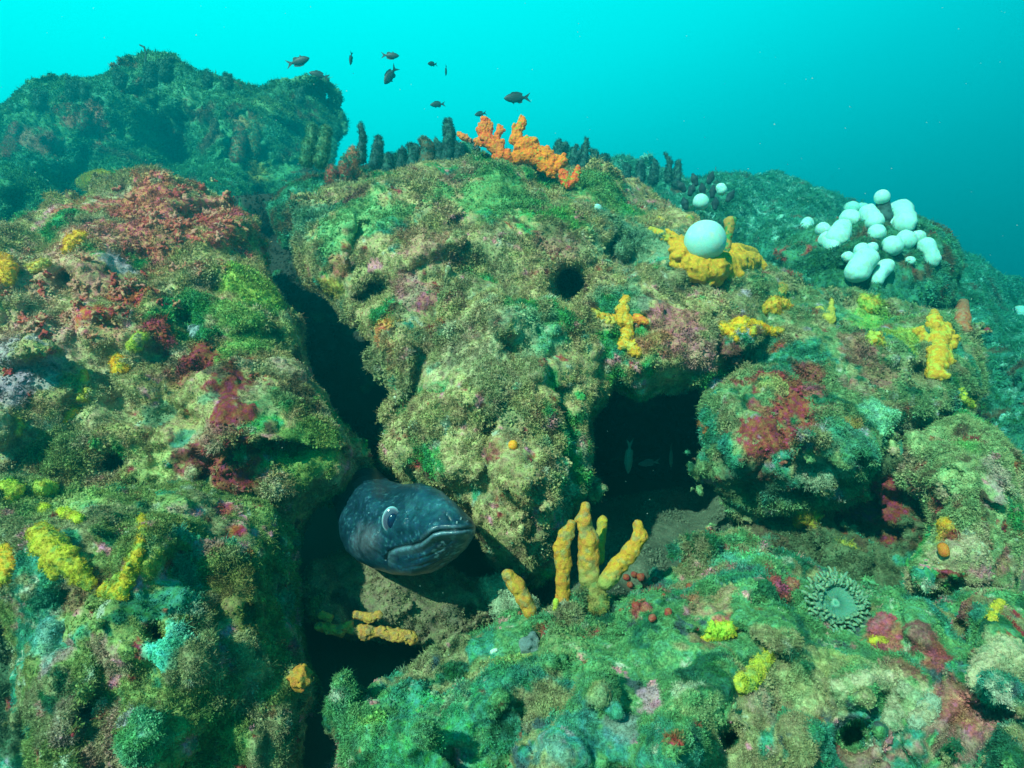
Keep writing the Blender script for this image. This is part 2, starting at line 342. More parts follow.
# -- left boulder with the red crusts
rock('boulder', 'left boulder crusted in crimson and pink growth, yellow sponges on top', 'boulder',
  [(-90, 262), (-20, 232), (30, 214), (75, 202), (100, 182), (125, 172), (150, 170), (180, 182), (215, 196), (243, 216), (260, 245), (272, 280), (286, 305), (298, 340), (316, 380), (334, 410), (350, 440), (357, 468), (349, 492), (315, 508), (290, 545), (200, 590), (-90, 600)],
  [(-40, 262, 1.45), (30, 225, 1.7), (120, 185, 1.95), (200, 205, 1.85), (250, 240, 1.7), (0, 300, 1.22), (80, 290, 1.36), (150, 250, 1.6), (100, 320, 1.25), (145, 325, 1.3), (220, 300, 1.42), (280, 320, 1.45), (200, 380, 1.24), (225, 440, 1.12), (320, 420, 1.28), (335, 470, 1.22), (150, 400, 1.2), (60, 400, 1.12), (0, 420, 1.05), (110, 455, 1.13), (125, 480, 1.12), (60, 480, 1.08), (170, 460, 1.12), (290, 490, 1.16), (180, 340, 1.32), (20, 360, 1.14)],
  (.36, .27, .11), mixes=MA, seed=21, pits=.7, px=2.9, amp=.035, nscale=.17, crinkle=3, bulge=.22, thick=.4, round_px=46, lump=1.0,
  carve=[(112, 465, 13, .16), (128, 490, 12, .14), (65, 282, 12, .1), (185, 325, 14, .08), (216, 287, 8, .1)],
  paint=[(150, 195, 56, (.50, .10, .06), .9, .3), (200, 225, 54, (.46, .09, .06), .9, .35), (130, 238, 54, (.48, .15, .09), .85, .35), (90, 225, 36, (.46, .13, .08), .8, .4), (90, 290, 30, (.30, .07, .05), .8, .3), (98, 322, 26, (.42, .055, .025), 1, .1), (128, 298, 24, (.36, .05, .028), 1, .05), (165, 330, 26, (.27, .035, .025), 1, .1),
         (118, 262, 18, 'mauve', .8, .2), (35, 330, 38, (.52, .24, .18), .8, .4), (30, 370, 34, 'mauve', .7, .3), (8, 390, 22, (.34, .22, .28), .8, .3), (40, 300, 34, (.54, .32, .18), .7, .4), (70, 240, 38, (.54, .24, .16), .7, .4),
         (205, 360, 22, (.21, .028, .018), 1, 0), (215, 365, 18, (.20, .026, .018), 1, 0), (235, 385, 24, (.20, .026, .018), 1, 0), (243, 412, 22, (.20, .026, .018), 1, 0), (240, 440, 20, (.20, .026, .018), 1, 0), (250, 462, 15, (.30, .05, .05), .9, .1), (215, 430, 30, (.28, .10, .08), .85, .15), (200, 460, 26, (.22, .03, .03), .9, .1), (225, 480, 20, (.22, .02, .02), .9, .1), (185, 440, 14, 'teal', .8, .4), (195, 375, 30, (.28, .03, .03), .6, .3), (205, 400, 14, 'teal', .6, .5), (228, 402, 22, (.21, .028, .018), 1, 0), (250, 440, 22, (.21, .028, .018), 1, 0), (226, 468, 24, (.22, .035, .025), 1, .05), (243, 478, 16, (.22, .03, .02), 1, 0), (165, 210, 50, (.50, .13, .08), .6, .3), (60, 290, 44, (.50, .25, .15), .75, .4), (215, 215, 40, (.46, .10, .07), .7, .3),
         (255, 285, 34, 'lime', .85, 1), (240, 320, 34, (.22, .42, .09), .8, 1), (285, 330, 26, (.36, .42, .14), .7, 1), (300, 370, 20, (.42, .24, .18), .6, .5), (190, 300, 20, 'green', .9, 1), (265, 400, 30, 'olive', .7, 1), (310, 440, 40, (.13, .25, .05), .8, 1), (160, 420, 20, 'teal', .6, .9), (150, 470, 26, (.34, .38, .12), .8, 1), (110, 400, 40, (.42, .36, .18), .7, .8), (110, 360, 40, (.46, .34, .18), .6, .7), (60, 450, 30, (.14, .22, .05), .7, 1)])

# -- central boulder
rock('boulder', 'central mossy tan boulder the eel sticks out from under', 'boulder',
  [(292, 242), (296, 210), (330, 184), (375, 175), (430, 165), (470, 160), (520, 162), (580, 170), (640, 185), (690, 215), (730, 260), (745, 320), (730, 372), (706, 388), (665, 384), (640, 396), (612, 388), (598, 410), (594, 450), (590, 480), (577, 505), (572, 540), (555, 568), (520, 578), (495, 572), (482, 555), (472, 525), (446, 502), (420, 488), (395, 476), (382, 462), (378, 440), (384, 415), (398, 402), (392, 374), (376, 348), (358, 318), (330, 298), (312, 284), (298, 264)],
  [(275, 245, 1.8), (330, 195, 2.0), (450, 170, 2.1), (560, 172, 2.2), (640, 195, 2.3), (350, 245, 1.72), (315, 265, 1.72), (440, 210, 1.75), (450, 260, 1.55), (560, 230, 1.75), (620, 250, 1.8), (700, 280, 1.75), (640, 320, 1.55), (650, 365, 1.45), (710, 350, 1.5), (500, 330, 1.36), (560, 320, 1.45), (420, 330, 1.5), (400, 370, 1.45), (430, 420, 1.3), (480, 400, 1.24), (540, 400, 1.27), (400, 450, 1.32), (460, 470, 1.2), (520, 470, 1.16), (570, 450, 1.28), (585, 420, 1.32), (520, 550, 1.14), (550, 530, 1.2), (490, 530, 1.16)],
  (.38, .30, .13), mixes=[('green', .16, .26, 1), ('olive', .12, .14, 1), ('teal', .06, .38, 1), ('red', .03, .42, .5), ('pink', .04, .42, .4), ('brown', .05, .38, .8), ('pale', .03, .44, .6)], seed=33, px=2.9, amp=.036, nscale=.16, crinkle=3, bulge=.2, thick=.5, round_px=44,
  carve=[(568, 287, 18, .6), (378, 290, 15, .14), (362, 302, 10, .1), (575, 512, 12, .05)],
  paint=[(460, 185, 26, (.34, .12, .12), .7, .5), (425, 235, 30, (.36, .14, .10), .5, .6), (500, 190, 60, 'green', .75, 1), (600, 190, 50, 'green', .8, 1), (560, 215, 30, (.04, .3, .05), .8, 1), (640, 235, 50, 'teal', .7, 1), (360, 215, 50, (.12, .34, .12), .8, 1), (310, 215, 40, 'teal', .7, 1), (355, 195, 14, (.16, .03, .03), .8, .5),
         (410, 290, 22, (.46, .14, .16), .6, .3), (430, 300, 12, (.46, .08, .12), .7, .2), (455, 300, 14, (.42, .12, .14), .6, .3), (385, 330, 14, (.6, .22, .05), .8, .4), (392, 350, 12, (.5, .2, .1), .7, .4), (330, 290, 14, (.48, .34, .04), .7, .5), (340, 265, 10, (.5, .1, .06), .6, .5), (555, 240, 26, (.26, .10, .08), .6, .5),
         (672, 330, 36, (.36, .10, .10), .8, .4), (700, 350, 26, (.40, .16, .15), .7, .4), (650, 340, 20, (.44, .2, .06), .5, .6), (620, 300, 30, 'teal', .6, 1), (535, 330, 40, (.16, .38, .2), .7, 1), (470, 350, 60, (.42, .36, .20), .5, 1), (560, 500, 26, 'silt', .8, .2), (585, 460, 14, 'silt', .8, .2), (530, 535, 26, 'brown', .5, .4), (500, 560, 24, (.3, .32, .2), .6, .5), (520, 480, 40, (.28, .2, .08), .6, .8), (455, 360, 14, (.05, .05, .03), .6, .6), (490, 450, 14, 'red', .5, .3)])

# -- right boulder
rock('boulder', 'wide right boulder over the small dark cave, with a crimson patch and yellow sponges', 'boulder',
  [(640, 225), (700, 232), (760, 262), (800, 280), (850, 292), (900, 300), (950, 318), (975, 345), (985, 385), (960, 420), (900, 440), (880, 470), (850, 500), (800, 520), (760, 528), (735, 520), (716, 490), (708, 460), (704, 425), (700, 385), (680, 340)],
  [(650, 240, 2.1), (700, 245, 2.0), (800, 290, 1.95), (850, 300, 1.9), (900, 310, 1.9), (960, 330, 1.85), (760, 300, 1.75), (740, 340, 1.6), (820, 350, 1.6), (900, 360, 1.65), (960, 380, 1.6), (780, 400, 1.35), (760, 440, 1.3), (830, 430, 1.3), (860, 470, 1.25), (720, 430, 1.45), (900, 420, 1.45), (750, 500, 1.5), (800, 500, 1.5), (830, 490, 1.4), (940, 410, 1.5)],
  (.16, .25, .10), mixes=MB, seed=41, px=2.9, amp=.045, nscale=.15, crinkle=3, bulge=.18, thick=.5, round_px=34,
  carve=[(722, 370, 10, .12), (920, 372, 9, .12)],
  paint=[(790, 400, 36, (.27, .04, .028), 1, .15), (775, 435, 38, (.30, .05, .035), 1, .1), (800, 375, 16, (.26, .03, .03), .8, .2), (810, 390, 16, (.36, .05, .06), .8, .2), (760, 410, 16, (.30, .04, .04), .8, .2), (775, 385, 16, (.4, .42, .14), .7, 1), (700, 330, 24, (.30, .08, .08), .7, .4), (735, 320, 24, (.30, .09, .09), .7, .4), (720, 350, 22, (.24, .04, .04), .8, .3), (850, 345, 20, (.34, .10, .08), .6, .4), (880, 375, 18, (.34, .12, .08), .6, .4), (870, 320, 30, (.20, .42, .06), .7, 1), (905, 335, 26, (.36, .42, .04), .7, .6), (840, 310, 20, 'teal', .6, .9), (860, 440, 34, 'teal', .8, .7), (890, 420, 26, (.20, .5, .3), .7, .7), (820, 470, 26, (.36, .4, .26), .6, .8), (760, 480, 40, (.08, .09, .05), .6, .8), (850, 385, 16, (.34, .14, .12), .6, .4), (905, 430, 18, 'pale', .5, .5), (850, 425, 10, (.45, .2, .04), .6, .4)])
rock('boulder', 'rounded tan-green boulder at the right edge beneath the tall yellow sponge', 'boulder',
  [(905, 430), (935, 420), (965, 412), (1000, 432), (1018, 455), (1026, 500), (1024, 560), (1010, 592), (960, 596), (920, 590), (905, 560), (930, 520), (912, 480)],
  [(930, 440, 1.4), (970, 430, 1.45), (960, 480, 1.22), (1000, 470, 1.3), (1010, 540, 1.25), (960, 560, 1.18), (920, 570, 1.2), (925, 500, 1.35)],
  (.26, .32, .13), mixes=MA, seed=44, px=2.9, amp=.03, nscale=.12, crinkle=3, bulge=.16, thick=.4, round_px=40,
  paint=[(1000, 480, 30, (.46, .28, .24), .7, .4), (940, 500, 14, (.4, .07, .05), .9, .2), (945, 530, 12, (.55, .3, .04), .9, .3), (1000, 560, 18, (.34, .08, .08), .7, .4), (965, 450, 20, (.14, .36, .08), .7, 1), (925, 465, 14, (.26, .03, .03), .9, .1)])
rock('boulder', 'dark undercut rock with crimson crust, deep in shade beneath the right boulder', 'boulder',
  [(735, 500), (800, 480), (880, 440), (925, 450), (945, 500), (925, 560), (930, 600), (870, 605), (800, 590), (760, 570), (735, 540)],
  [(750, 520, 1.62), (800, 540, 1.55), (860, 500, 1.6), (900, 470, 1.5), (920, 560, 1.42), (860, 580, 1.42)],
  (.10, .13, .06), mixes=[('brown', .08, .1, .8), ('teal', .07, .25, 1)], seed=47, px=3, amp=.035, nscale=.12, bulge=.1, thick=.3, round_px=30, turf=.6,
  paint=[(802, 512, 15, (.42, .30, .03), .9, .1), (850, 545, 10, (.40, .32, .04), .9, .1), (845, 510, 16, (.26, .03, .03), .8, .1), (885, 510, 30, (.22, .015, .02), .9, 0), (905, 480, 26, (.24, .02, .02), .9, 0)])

# -- lower left boulder
rock('boulder', 'lower left boulder with green turf, yellow sponges on top and a dark hole', 'boulder',
  [(-90, 468), (-10, 476), (50, 482), (100, 490), (140, 486), (190, 488), (230, 492), (272, 510), (296, 538), (302, 580), (298, 620), (312, 662), (316, 690), (302, 714), (288, 742), (276, 840), (40, 840), (28, 730), (18, 690), (16, 640), (-10, 600), (-90, 600)],
  [(-40, 500, 1.0), (50, 495, 1.02), (150, 495, 1.02), (230, 500, 1.08), (285, 540, 1.06), (290, 620, 1.02), (300, 690, .98), (60, 560, .86), (150, 560, .84), (230, 570, .92), (100, 640, .76), (180, 660, .78), (250, 680, .86), (60, 700, .74), (150, 740, .70), (250, 750, .80), (20, 600, .86), (40, 770, .72)],
  (.20, .24, .07), mixes=[('olive', .14, .1, 1), ('teal', .10, .26, .9), ('pink', .035, .36, .5), ('red', .03, .42, .5), ('pale', .025, .40, .6), ('deepgreen', .06, .3, 1)], seed=52, px=2.9, amp=.028, nscale=.14, crinkle=3, bulge=.14, thick=.4, round_px=44,
  carve=[(155, 633, 9, .12), (178, 565, 20, .07), (272, 580, 20, .05), (85, 710, 9, .06)],
  paint=[(235, 530, 14, (.34, .02, .03), 1, 0), (222, 512, 12, (.34, .03, .04), .9, .1), (210, 545, 14, (.40, .12, .12), .7, .4), (60, 655, 24, (.42, .20, .24), .6, .4), (110, 660, 24, (.42, .16, .18), .5, .5), (120, 735, 34, (.42, .16, .16), .6, .4), (70, 720, 24, (.40, .2, .2), .5, .5), (170, 640, 26, (.10, .5, .34), .7, .6), (150, 655, 20, (.10, .5, .34), .7, .6), (45, 640, 26, (.2, .45, .36), .7, .6), (185, 575, 20, (.3, .44, .3), .7, .7), (240, 590, 30, (.16, .12, .03), .7, 1), (260, 620, 30, (.24, .17, .05), .7, 1), (150, 740, 40, (.06, .40, .2), .6, 1), (220, 720, 40, (.12, .20, .05), .7, 1), (60, 500, 50, (.28, .36, .10), .7, 1), (165, 510, 30, (.26, .34, .12), .6, 1), (230, 470, 20, 'teal', .7, 1), (290, 640, 14, (.45, .06, .12), .8, .3), (140, 560, 14, (.45, .42, .04), .5, .6), (130, 720, 10, 'mauve', .8, .2), (75, 590, 24, (.22, .06, .05), .6, .5)])
rock('boulder', 'shadowed rock wedged in the lower left corner', 'boulder',
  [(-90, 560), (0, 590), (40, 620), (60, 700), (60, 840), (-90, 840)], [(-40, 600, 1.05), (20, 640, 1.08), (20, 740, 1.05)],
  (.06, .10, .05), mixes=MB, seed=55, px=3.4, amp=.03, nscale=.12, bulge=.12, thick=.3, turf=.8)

# -- slab of silty stone under the eel
rock('stone_slab', 'silty tan stone slab lying in the gully under the eel', 'stone slab',
  [(296, 585), (312, 562), (345, 552), (400, 555), (450, 568), (490, 580), (516, 606), (505, 632), (470, 645), (430, 650), (380, 645), (330, 636), (303, 622)],
  [(310, 600, 1.2), (350, 570, 1.34), (430, 575, 1.34), (500, 605, 1.26), (400, 610, 1.2), (340, 620, 1.16), (450, 625, 1.18)],
  (.19, .15, .08), mixes=[('brown', .04, .40, .5), ('olive', .05, .4, 1)], seed=61, px=2.9, amp=.016, nscale=.12, crinkle=3, bulge=.08, thick=.16, round_px=30, turf=.12, lump=.35,
  carve=[(352, 612, 12, .05), (335, 600, 8, .04), (372, 622, 8, .04), (440, 622, 8, .03), (468, 612, 7, .04)],
  paint=[(350, 610, 18, (.05, .04, .03), .8, 0), (340, 598, 12, (.05, .04, .03), .8, 0), (315, 610, 14, (.42, .28, .08), .7, 0), (450, 615, 12, (.06, .06, .04), .6, 0)])
rock('stone', 'small silty stone leaning beneath the central boulder beside the shortest finger sponge', 'stone',
  [(478, 580), (500, 574), (520, 585), (540, 600), (548, 618), (520, 628), (498, 618), (484, 600)], [(490, 590, 1.22), (520, 605, 1.14)],
  (.26, .30, .18), seed=63, px=2.9, amp=.012, nscale=.08, crinkle=2, bulge=.05, thick=.1, round_px=18, turf=.3, lump=.4)
rock('silt_bank', None, None,
  [(540, 610), (560, 540), (590, 508), (650, 490), (700, 486), (750, 500), (800, 550), (800, 600), (700, 640), (600, 650)],
  [(600, 600, 1.2), (640, 570, 1.38), (680, 535, 1.75), (690, 505, 2.2), (620, 505, 2.1), (600, 540, 1.6), (740, 560, 1.5), (700, 600, 1.3)],
  (.13, .14, .09), seed=66, px=3.4, facet=.3, pits=.1, amp=.014, nscale=.2, crinkle=2, bulge=.08, thick=.3, round_px=30, turf=.08, lump=.4, kind='structure')

# -- foreground boulder along the bottom
rock('boulder', 'foreground boulder along the bottom, bright green turf with pink and cream crusts', 'boulder',
  [(338, 840), (334, 760), (340, 722), (356, 704), (380, 692), (402, 672), (428, 650), (468, 634), (510, 617), (560, 610), (600, 602), (636, 592), (664, 574), (690, 552), (712, 536), (742, 532), (770, 546), (800, 556), (836, 572), (866, 590), (900, 602), (940, 600), (975, 596), (1010, 604), (1110, 600), (1110, 840)],
  [(350, 740, .84), (400, 690, .90), (460, 650, .98), (520, 630, 1.0), (600, 612, 1.06), (680, 570, 1.16), (730, 545, 1.22), (800, 570, 1.14), (860, 600, 1.1), (950, 610, 1.08), (1040, 610, 1.0), (420, 740, .76), (500, 700, .78), (560, 660, .86), (600, 700, .76), (660, 640, .92), (740, 600, 1.0), (780, 650, .86), (700, 700, .74), (680, 750, .64), (560, 760, .66), (860, 680, .82), (800, 740, .72), (850, 730, .76), (920, 650, .92), (940, 700, .84), (1000, 690, .76), (1010, 750, .66), (730, 720, .80), (740, 690, .76), (960, 750, .74), (890, 640, .96)],
  (.09, .25, .09), mixes=[('teal', .16, .16, 1), ('olive', .12, .16, 1), ('pale', .03, .42, .5), ('slate', .05, .34, .8), ('red', .04, .42, .4), ('pink', .04, .42, .4), ('deepgreen', .07, .28, 1)], seed=71, px=3.1, amp=.036, nscale=.13, crinkle=3, bulge=.10, thick=.35, round_px=36,
  carve=[(730, 738, 12, .14), (852, 738, 18, .16), (745, 690, 9, .06), (890, 700, 14, .06), (960, 640, 20, .08), (760, 600, 8, .04)],
  paint=[(720, 605, 28, (.42, .20, .12), .7, .4), (690, 600, 18, (.40, .06, .05), .7, .2), (725, 620, 14, (.40, .07, .07), .8, .2), (660, 590, 16, (.34, .06, .05), .8, .3), (640, 585, 12, (.38, .05, .03), .8, .3), (640, 610, 12, (.4, .04, .05), .8, .2), (780, 585, 12, (.40, .07, .06), .9, .1), (740, 560, 24, (.12, .42, .24), .8, .8), (890, 640, 26, (.34, .04, .05), .8, .3), (930, 640, 30, (.26, .06, .07), .8, .3), (905, 670, 20, (.30, .06, .06), .7, .3), (965, 610, 20, (.32, .07, .06), .7, .3), (860, 760, 30, (.40, .10, .09), .6, .4), (960, 740, 40, (.42, .16, .14), .7, .4), (1000, 720, 34, (.42, .14, .12), .7, .4), (1010, 660, 28, (.44, .37, .20), .7, .4), (900, 690, 26, (.36, .34, .18), .6, .5), (880, 680, 18, (.42, .38, .22), .7, .4), (800, 690, 26, (.34, .42, .18), .7, .8), (830, 700, 22, (.38, .34, .16), .6, .5), (760, 700, 24, (.3, .2, .14), .6, .6), (650, 700, 20, (.46, .24, .28), .8, .3), (620, 720, 20, (.18, .16, .2), .6, .5), (700, 720, 40, (.30, .38, .16), .7, .8), (690, 690, 24, (.4, .42, .3), .6, .5), (520, 660, 20, (.36, .40, .12), .7, .8), (480, 670, 24, (.3, .3, .1), .5, .9), (370, 720, 20, (.3, .44, .10), .7, 1), (400, 700, 26, 'teal', .7, 1), (560, 640, 30, (.22, .28, .10), .6, 1), (440, 730, 60, (.05, .30, .12), .7, 1), (570, 740, 50, (.04, .24, .22), .6, .9), (840, 660, 20, (.34, .36, .12), .6, .9), (940, 660, 24, (.30, .06, .05), .8, .3), (960, 700, 22, (.34, .09, .07), .7, .4), (700, 640, 18, (.30, .10, .06), .6, .4), (600, 690, 20, (.34, .30, .12), .6, .8)])
# ------------------------------------------------------------------ creatures and growths
def mpp(p): return proj(np.array(p))[2]/F                   # metres per picture pixel there
def blob(name, prims, mat, c1, c2=None, th=.1, csc=.012, vox=None, amp=.12, nsc=1.2, pit=0, k=.6, parent=None, tipc=None):
    """one lumpy solid grown round a chain of tapering capsules (p1, p2, r1, r2)"""
    rs = [max(a[2], a[3]) for a in prims]; rm = float(np.mean(rs)); vox = vox or max(rm/7, .0007)
    pts = np.array([list(q) for a in prims for q in a[:2]]); pad = max(rs)*1.5+3*vox
    lo = pts.min(0)-pad; hi = pts.max(0)+pad
    ax_ = [np.arange(lo[i], hi[i], vox) for i in range(3)]
    sh = tuple(len(x) for x in ax_); f = np.full(sh, 9*rm, np.float32)
    for p1, p2, r1, r2 in prims:                             # each lobe only touches the cells round it
        rb = max(r1, r2)*1.9+3*vox; q1 = np.array(p1); q2 = np.array(p2); m_ = np.minimum(q1, q2)-rb; M_ = np.maximum(q1, q2)+rb
        s_ = tuple(slice(max(0, int((m_[i]-lo[i])/vox)), min(sh[i], int((M_[i]-lo[i])/vox)+2)) for i in range(3))
        dx = [ (ax_[i][s_[i]]-q1[i]).astype(np.float32) for i in range(3)]; e = (q2-q1).astype(np.float32); L = float(e@e)+1e-12
        dx, dy, dz = dx[0][:, None, None], dx[1][None, :, None], dx[2][None, None, :]
        t = np.clip((dx*e[0]+dy*e[1]+dz*e[2])/L, 0, 1); d = np.sqrt((dx-t*e[0])**2+(dy-t*e[1])**2+(dz-t*e[2])**2)-(r1+(r2-r1)*t)
        F_ = f[s_]; kk = k*min(r1, r2)+1e-6; h = np.clip(.5+.5*(F_-d)/kk, 0, 1); f[s_] = F_*(1-h)+d*h-kk*h*(1-h)
    if amp:
        I_ = np.nonzero(np.abs(f) < rm*.8); Xn = np.stack([ax_[i][I_[i]] for i in range(3)], -1).astype(np.float32); f[I_] += fbm(Xn, rm*nsc, 3, .6)*rm*amp*2
        if pit: f[I_] += np.clip(.4-cells(Xn, rm*.8, .3), 0, 1)*rm*pit
    f[0] = f[-1] = 1; f[:, 0] = f[:, -1] = 1; f[:, :, 0] = f[:, :, -1] = 1
    g = vdb.FloatGrid(background=1.0); g.copyFromArray(np.clip(f/vox, -3, 3)); p, Q = g.convertToQuads(isovalue=0.0)
    P = lo+p*vox; Q = Q[:, ::-1].astype(np.int64); N = normals(P, Q)
    if (N*(P-P.mean(0))).sum() < 0: Q = Q[:, ::-1]
    c1 = lin(c1); C = np.tile(c1, (len(P), 1)).astype(float)
    if c2 is not None:
        a = np.clip((fbm(P+1.7, csc, 3, .6)-th)/.2+.2, 0, 1)[:, None]; C = C*(1-a)+lin(c2)*a
    if tipc is not None:                                    # different skin towards the first point of the chain
        L = np.linalg.norm(P-pts[0], axis=1)/(np.linalg.norm(pts[-1]-pts[0])+1e-9); a = np.clip((L-tipc[1])/.3+fbm(P, rm, 2)*.4, 0, 1)[:, None]; C = C*(1-a)+lin(tipc[0])*a
    return mesh_from(name, P, Q, mat, parent=parent, cols=np.clip(C, .002, .9))
def growth(name, label, cat, chains, c1, c2=None, group=None, mat=None, lift=.35, d=None, mesh_parent=None, rag=None, fuzz=0, **kw):
    """chains of (u, v, radius in px[, extra distance in m]) set on the rock behind them"""
    if name in ('finger_sponge', 'finger'): chains = [[(q[0], q[1], q[2]*.88)+tuple(q[3:]) for q in ch] for ch in chains]
    prims = []
    if rag is None: rag = name in ('encrusting_sponge', 'branching_sponge', 'fan_sponge')
    rr = random.Random(int(chains[0][0][0]*7+chains[0][0][1])); lift0 = lift
    if rag: lift = lift0*.3 if d is None else 0
    for ch in chains if rag else ():                       # small lobes that follow the rock round the chain
        for a_, b_ in zip(ch, ch[1:] or ch):
            L_ = math.hypot(b_[0]-a_[0], b_[1]-a_[1]); Rm = (a_[2]+b_[2])/2; N_ = int(min(26, 3+(L_+Rm)/max(Rm, 3)*6))
            hc, _n = hit((a_[0]+b_[0])/2, (a_[1]+b_[1])/2); zc = proj(np.array(hc))[2] if d is None else d
            for _k in range(N_):
                t_ = rr.random(); R_ = a_[2]+(b_[2]-a_[2])*t_; an_ = rr.uniform(0, 6.283); q_ = R_*(rr.random()**.5)*1.0
                u_ = a_[0]+(b_[0]-a_[0])*t_+math.cos(an_)*q_; v_ = a_[1]+(b_[1]-a_[1])*t_+math.sin(an_)*q_
                sr = R_*rr.uniform(.24, .5)
                if d is None:
                    h, n_ = hit(u_, v_); z = proj(np.array(h))[2]
                    if abs(z-zc) > 2.2*Rm*zc/F: continue
                else: z = d+rr.gauss(0, R_*.25*d/F); h = pt(u_, v_, z); n_ = Vector((rr.gauss(0, .6), -.3, rr.gauss(.3, .6)))
                sr *= z/F; prims.append((h, h+n_*sr*rr.uniform(.2, 1.6), sr, sr*.8))
    for ch in chains:
        prev = None
        for q in ch:
            h, n_ = hit(q[0], q[1]); z = proj(np.array(h))[2]
            if d is not None: z = d
            r = q[2]*z/F*(.86 if rag else 1); p = pt(q[0], q[1], z+(q[3] if len(q) > 3 else 0)-r*lift)
            if prev is None: prev = (p, r); one = True
            else: prims.append((prev[0], p, prev[1], r)); prev = (p, r); one = False
        if one: prims.append((prev[0], prev[0]+Vector((0, .001, 0)), prev[1], prev[1]))
    if rag: kw['vox'] = max(float(np.mean([x[2] for x in prims]))/3.0, .0009); kw['amp'] = .3; kw['nsc'] = .9; kw['k'] = .5
    o = blob(name, prims, mat or M_SPONGE, c1, c2, parent=mesh_parent, **kw)
    if fuzz: add_fuzz(o, fuzz)
    if mesh_parent is None: tag(o, label, cat, group)
    return o
def add_fuzz(o, amount):
    FUZZ.append(o)
    me = o.data; n_ = len(me.vertices); P_ = np.empty(n_*3, np.float32); me.vertices.foreach_get('co', P_)
    for k_, v_ in (('turf', np.full(n_, amount, np.float32)), ('hair', np.ones(n_, np.float32)), ('near', proj(P_.reshape(-1, 3))[2].astype(np.float32))):
        a = me.attributes.new(k_, 'FLOAT', 'POINT'); a.data.foreach_set('value', v_)
FUZZ = []
YEL, YEL2, ORA = (.70, .33, .02), (.46, .38, .04), (.75, .20, .03)
# white soft corals on their knoll
rock('rock_knoll', 'low brown-green rocky knoll carrying the cluster of white soft corals', 'rock',
  [(775, 250), (812, 226), (850, 216), (885, 211), (915, 214), (945, 232), (962, 262), (955, 300), (915, 325), (858, 330), (810, 315), (780, 285)],
  [(800, 245, 2.62), (850, 230, 2.62), (900, 230, 2.62), (930, 255, 2.52), (870, 275, 2.36), (860, 250, 2.44), (905, 275, 2.42), (870, 310, 2.25)],
  (.05, .19, .10), mixes=MF, seed=81, px=2.6, amp=.022, nscale=.12, bulge=.30, thick=.35, round_px=40, turf=.9)
WH = (.38, .70, .61)
SC = [([(806, 227, 7), (808, 222, 6)], 'small white soft coral lobe furthest out on the left of the cluster'),
 ([(823, 230, 8)], 'round white soft coral lobe second from the left of the cluster'),
 ([(826, 239, 8), (833, 247, 7)], 'double-lobed white soft coral hanging low on the cluster\'s left'),
 ([(842, 228, 10), (838, 238, 12)], 'broad dim white soft coral lobe hanging beneath two others left of the centre'),
 ([(850, 220, 11)], 'rounded white soft coral lobe in front of the upper left ones'),
 ([(852, 211, 10)], 'white soft coral lobe forming the upper left top of the cluster'),
 ([(862, 210, 8)], 'white soft coral lobe squeezed between two larger ones at the top'),
 ([(868, 213, 9), (875, 222, 9)], 'long white soft coral lobe sloping down beside the dark stalk'),
 ([(900, 211, 12), (905, 224, 11)], 'tallest white soft coral lobe, at the cluster\'s upper right'),
 ([(892, 223, 7)], 'small round white soft coral tucked beside the tallest lobe'),
 ([(877, 233, 9)], 'round white soft coral lobe in the very middle of the cluster'),
 ([(892, 246, 11)], 'bright round white soft coral ball below the middle of the cluster'),
 ([(906, 240, 10)], 'greyish soft coral lobe right of the bright ball'),
 ([(918, 238, 8)], 'white soft coral lobe between the greyish one and the drooping one'),
 ([(926, 246, 9), (933, 259, 8)], 'drooping white soft coral lobe at the cluster\'s right end'),
 ([(862, 250, 8)], 'white soft coral lobe just above the biggest low one'),
 ([(872, 248, 6)], 'little white soft coral button above the gap of the low pair'),
 ([(866, 259, 12), (857, 272, 12)], 'biggest white soft coral lobe, low down and sagging to the left'),
 ([(886, 266, 8), (877, 280, 7)], 'slanting white soft coral lobe beside the biggest low one'),
 ([(848, 257, 6)], 'dim small soft coral in shade left of the biggest lobe'),
 ([(910, 261, 5)], 'dim little soft coral in shade under the right-hand lobes')]
for ch, lb in SC:
    growth('soft_coral', lb, 'soft coral', [[(q[0], q[1], q[2]*.93) for q in ch]], WH, (.36, .56, .46), group='white soft corals on the knoll', mat=M_PALE, lift=.95, amp=.09, nsc=1.0, th=.2, csc=.012)
o = growth('soft_coral', 'white-capped soft coral on a dark stalk, topmost in the cluster', 'soft coral', [[(882, 197, 7)]], WH, None, group='white soft corals on the knoll', mat=M_PALE, d=2.66, lift=0, amp=.05)
growth('stalk', None, None, [[(883, 203, 6), (884, 218, 8)]], (.05, .11, .10), 'dark', mesh_parent=o, d=2.68, lift=0, amp=.1)
# the large dome and its yellow sponge
growth('encrusting_sponge', 'wide golden yellow sponge spread beneath the large white dome', 'sponge',
  [[(676, 244, 8), (684, 256, 12), (694, 268, 14), (712, 268, 15), (735, 266, 14), (752, 262, 11), (762, 266, 6)], [(735, 252, 10), (750, 256, 10)], [(672, 236, 6), (680, 248, 9)], [(735, 275, 10), (722, 272, 9)]], YEL, (.55, .33, .02), lift=.1, pit=.8, amp=.22, nsc=.8)
growth('soft_coral', 'large single white dome sitting on the yellow sponge', 'soft coral', [[(705, 241, 19.5)]], (.34, .68, .60), (.46, .60, .50), mat=M_PALE, lift=1.7, amp=.02, nsc=1.5, th=.3, csc=.012)
growth('tube_sponge', 'small orange knob with green rim standing right of the white dome', 'sponge', [[(730, 222, 6), (728, 236, 4), (726, 250, 4)]], (.45, .26, .05), 'green', d=1.96, lift=0, amp=.2)
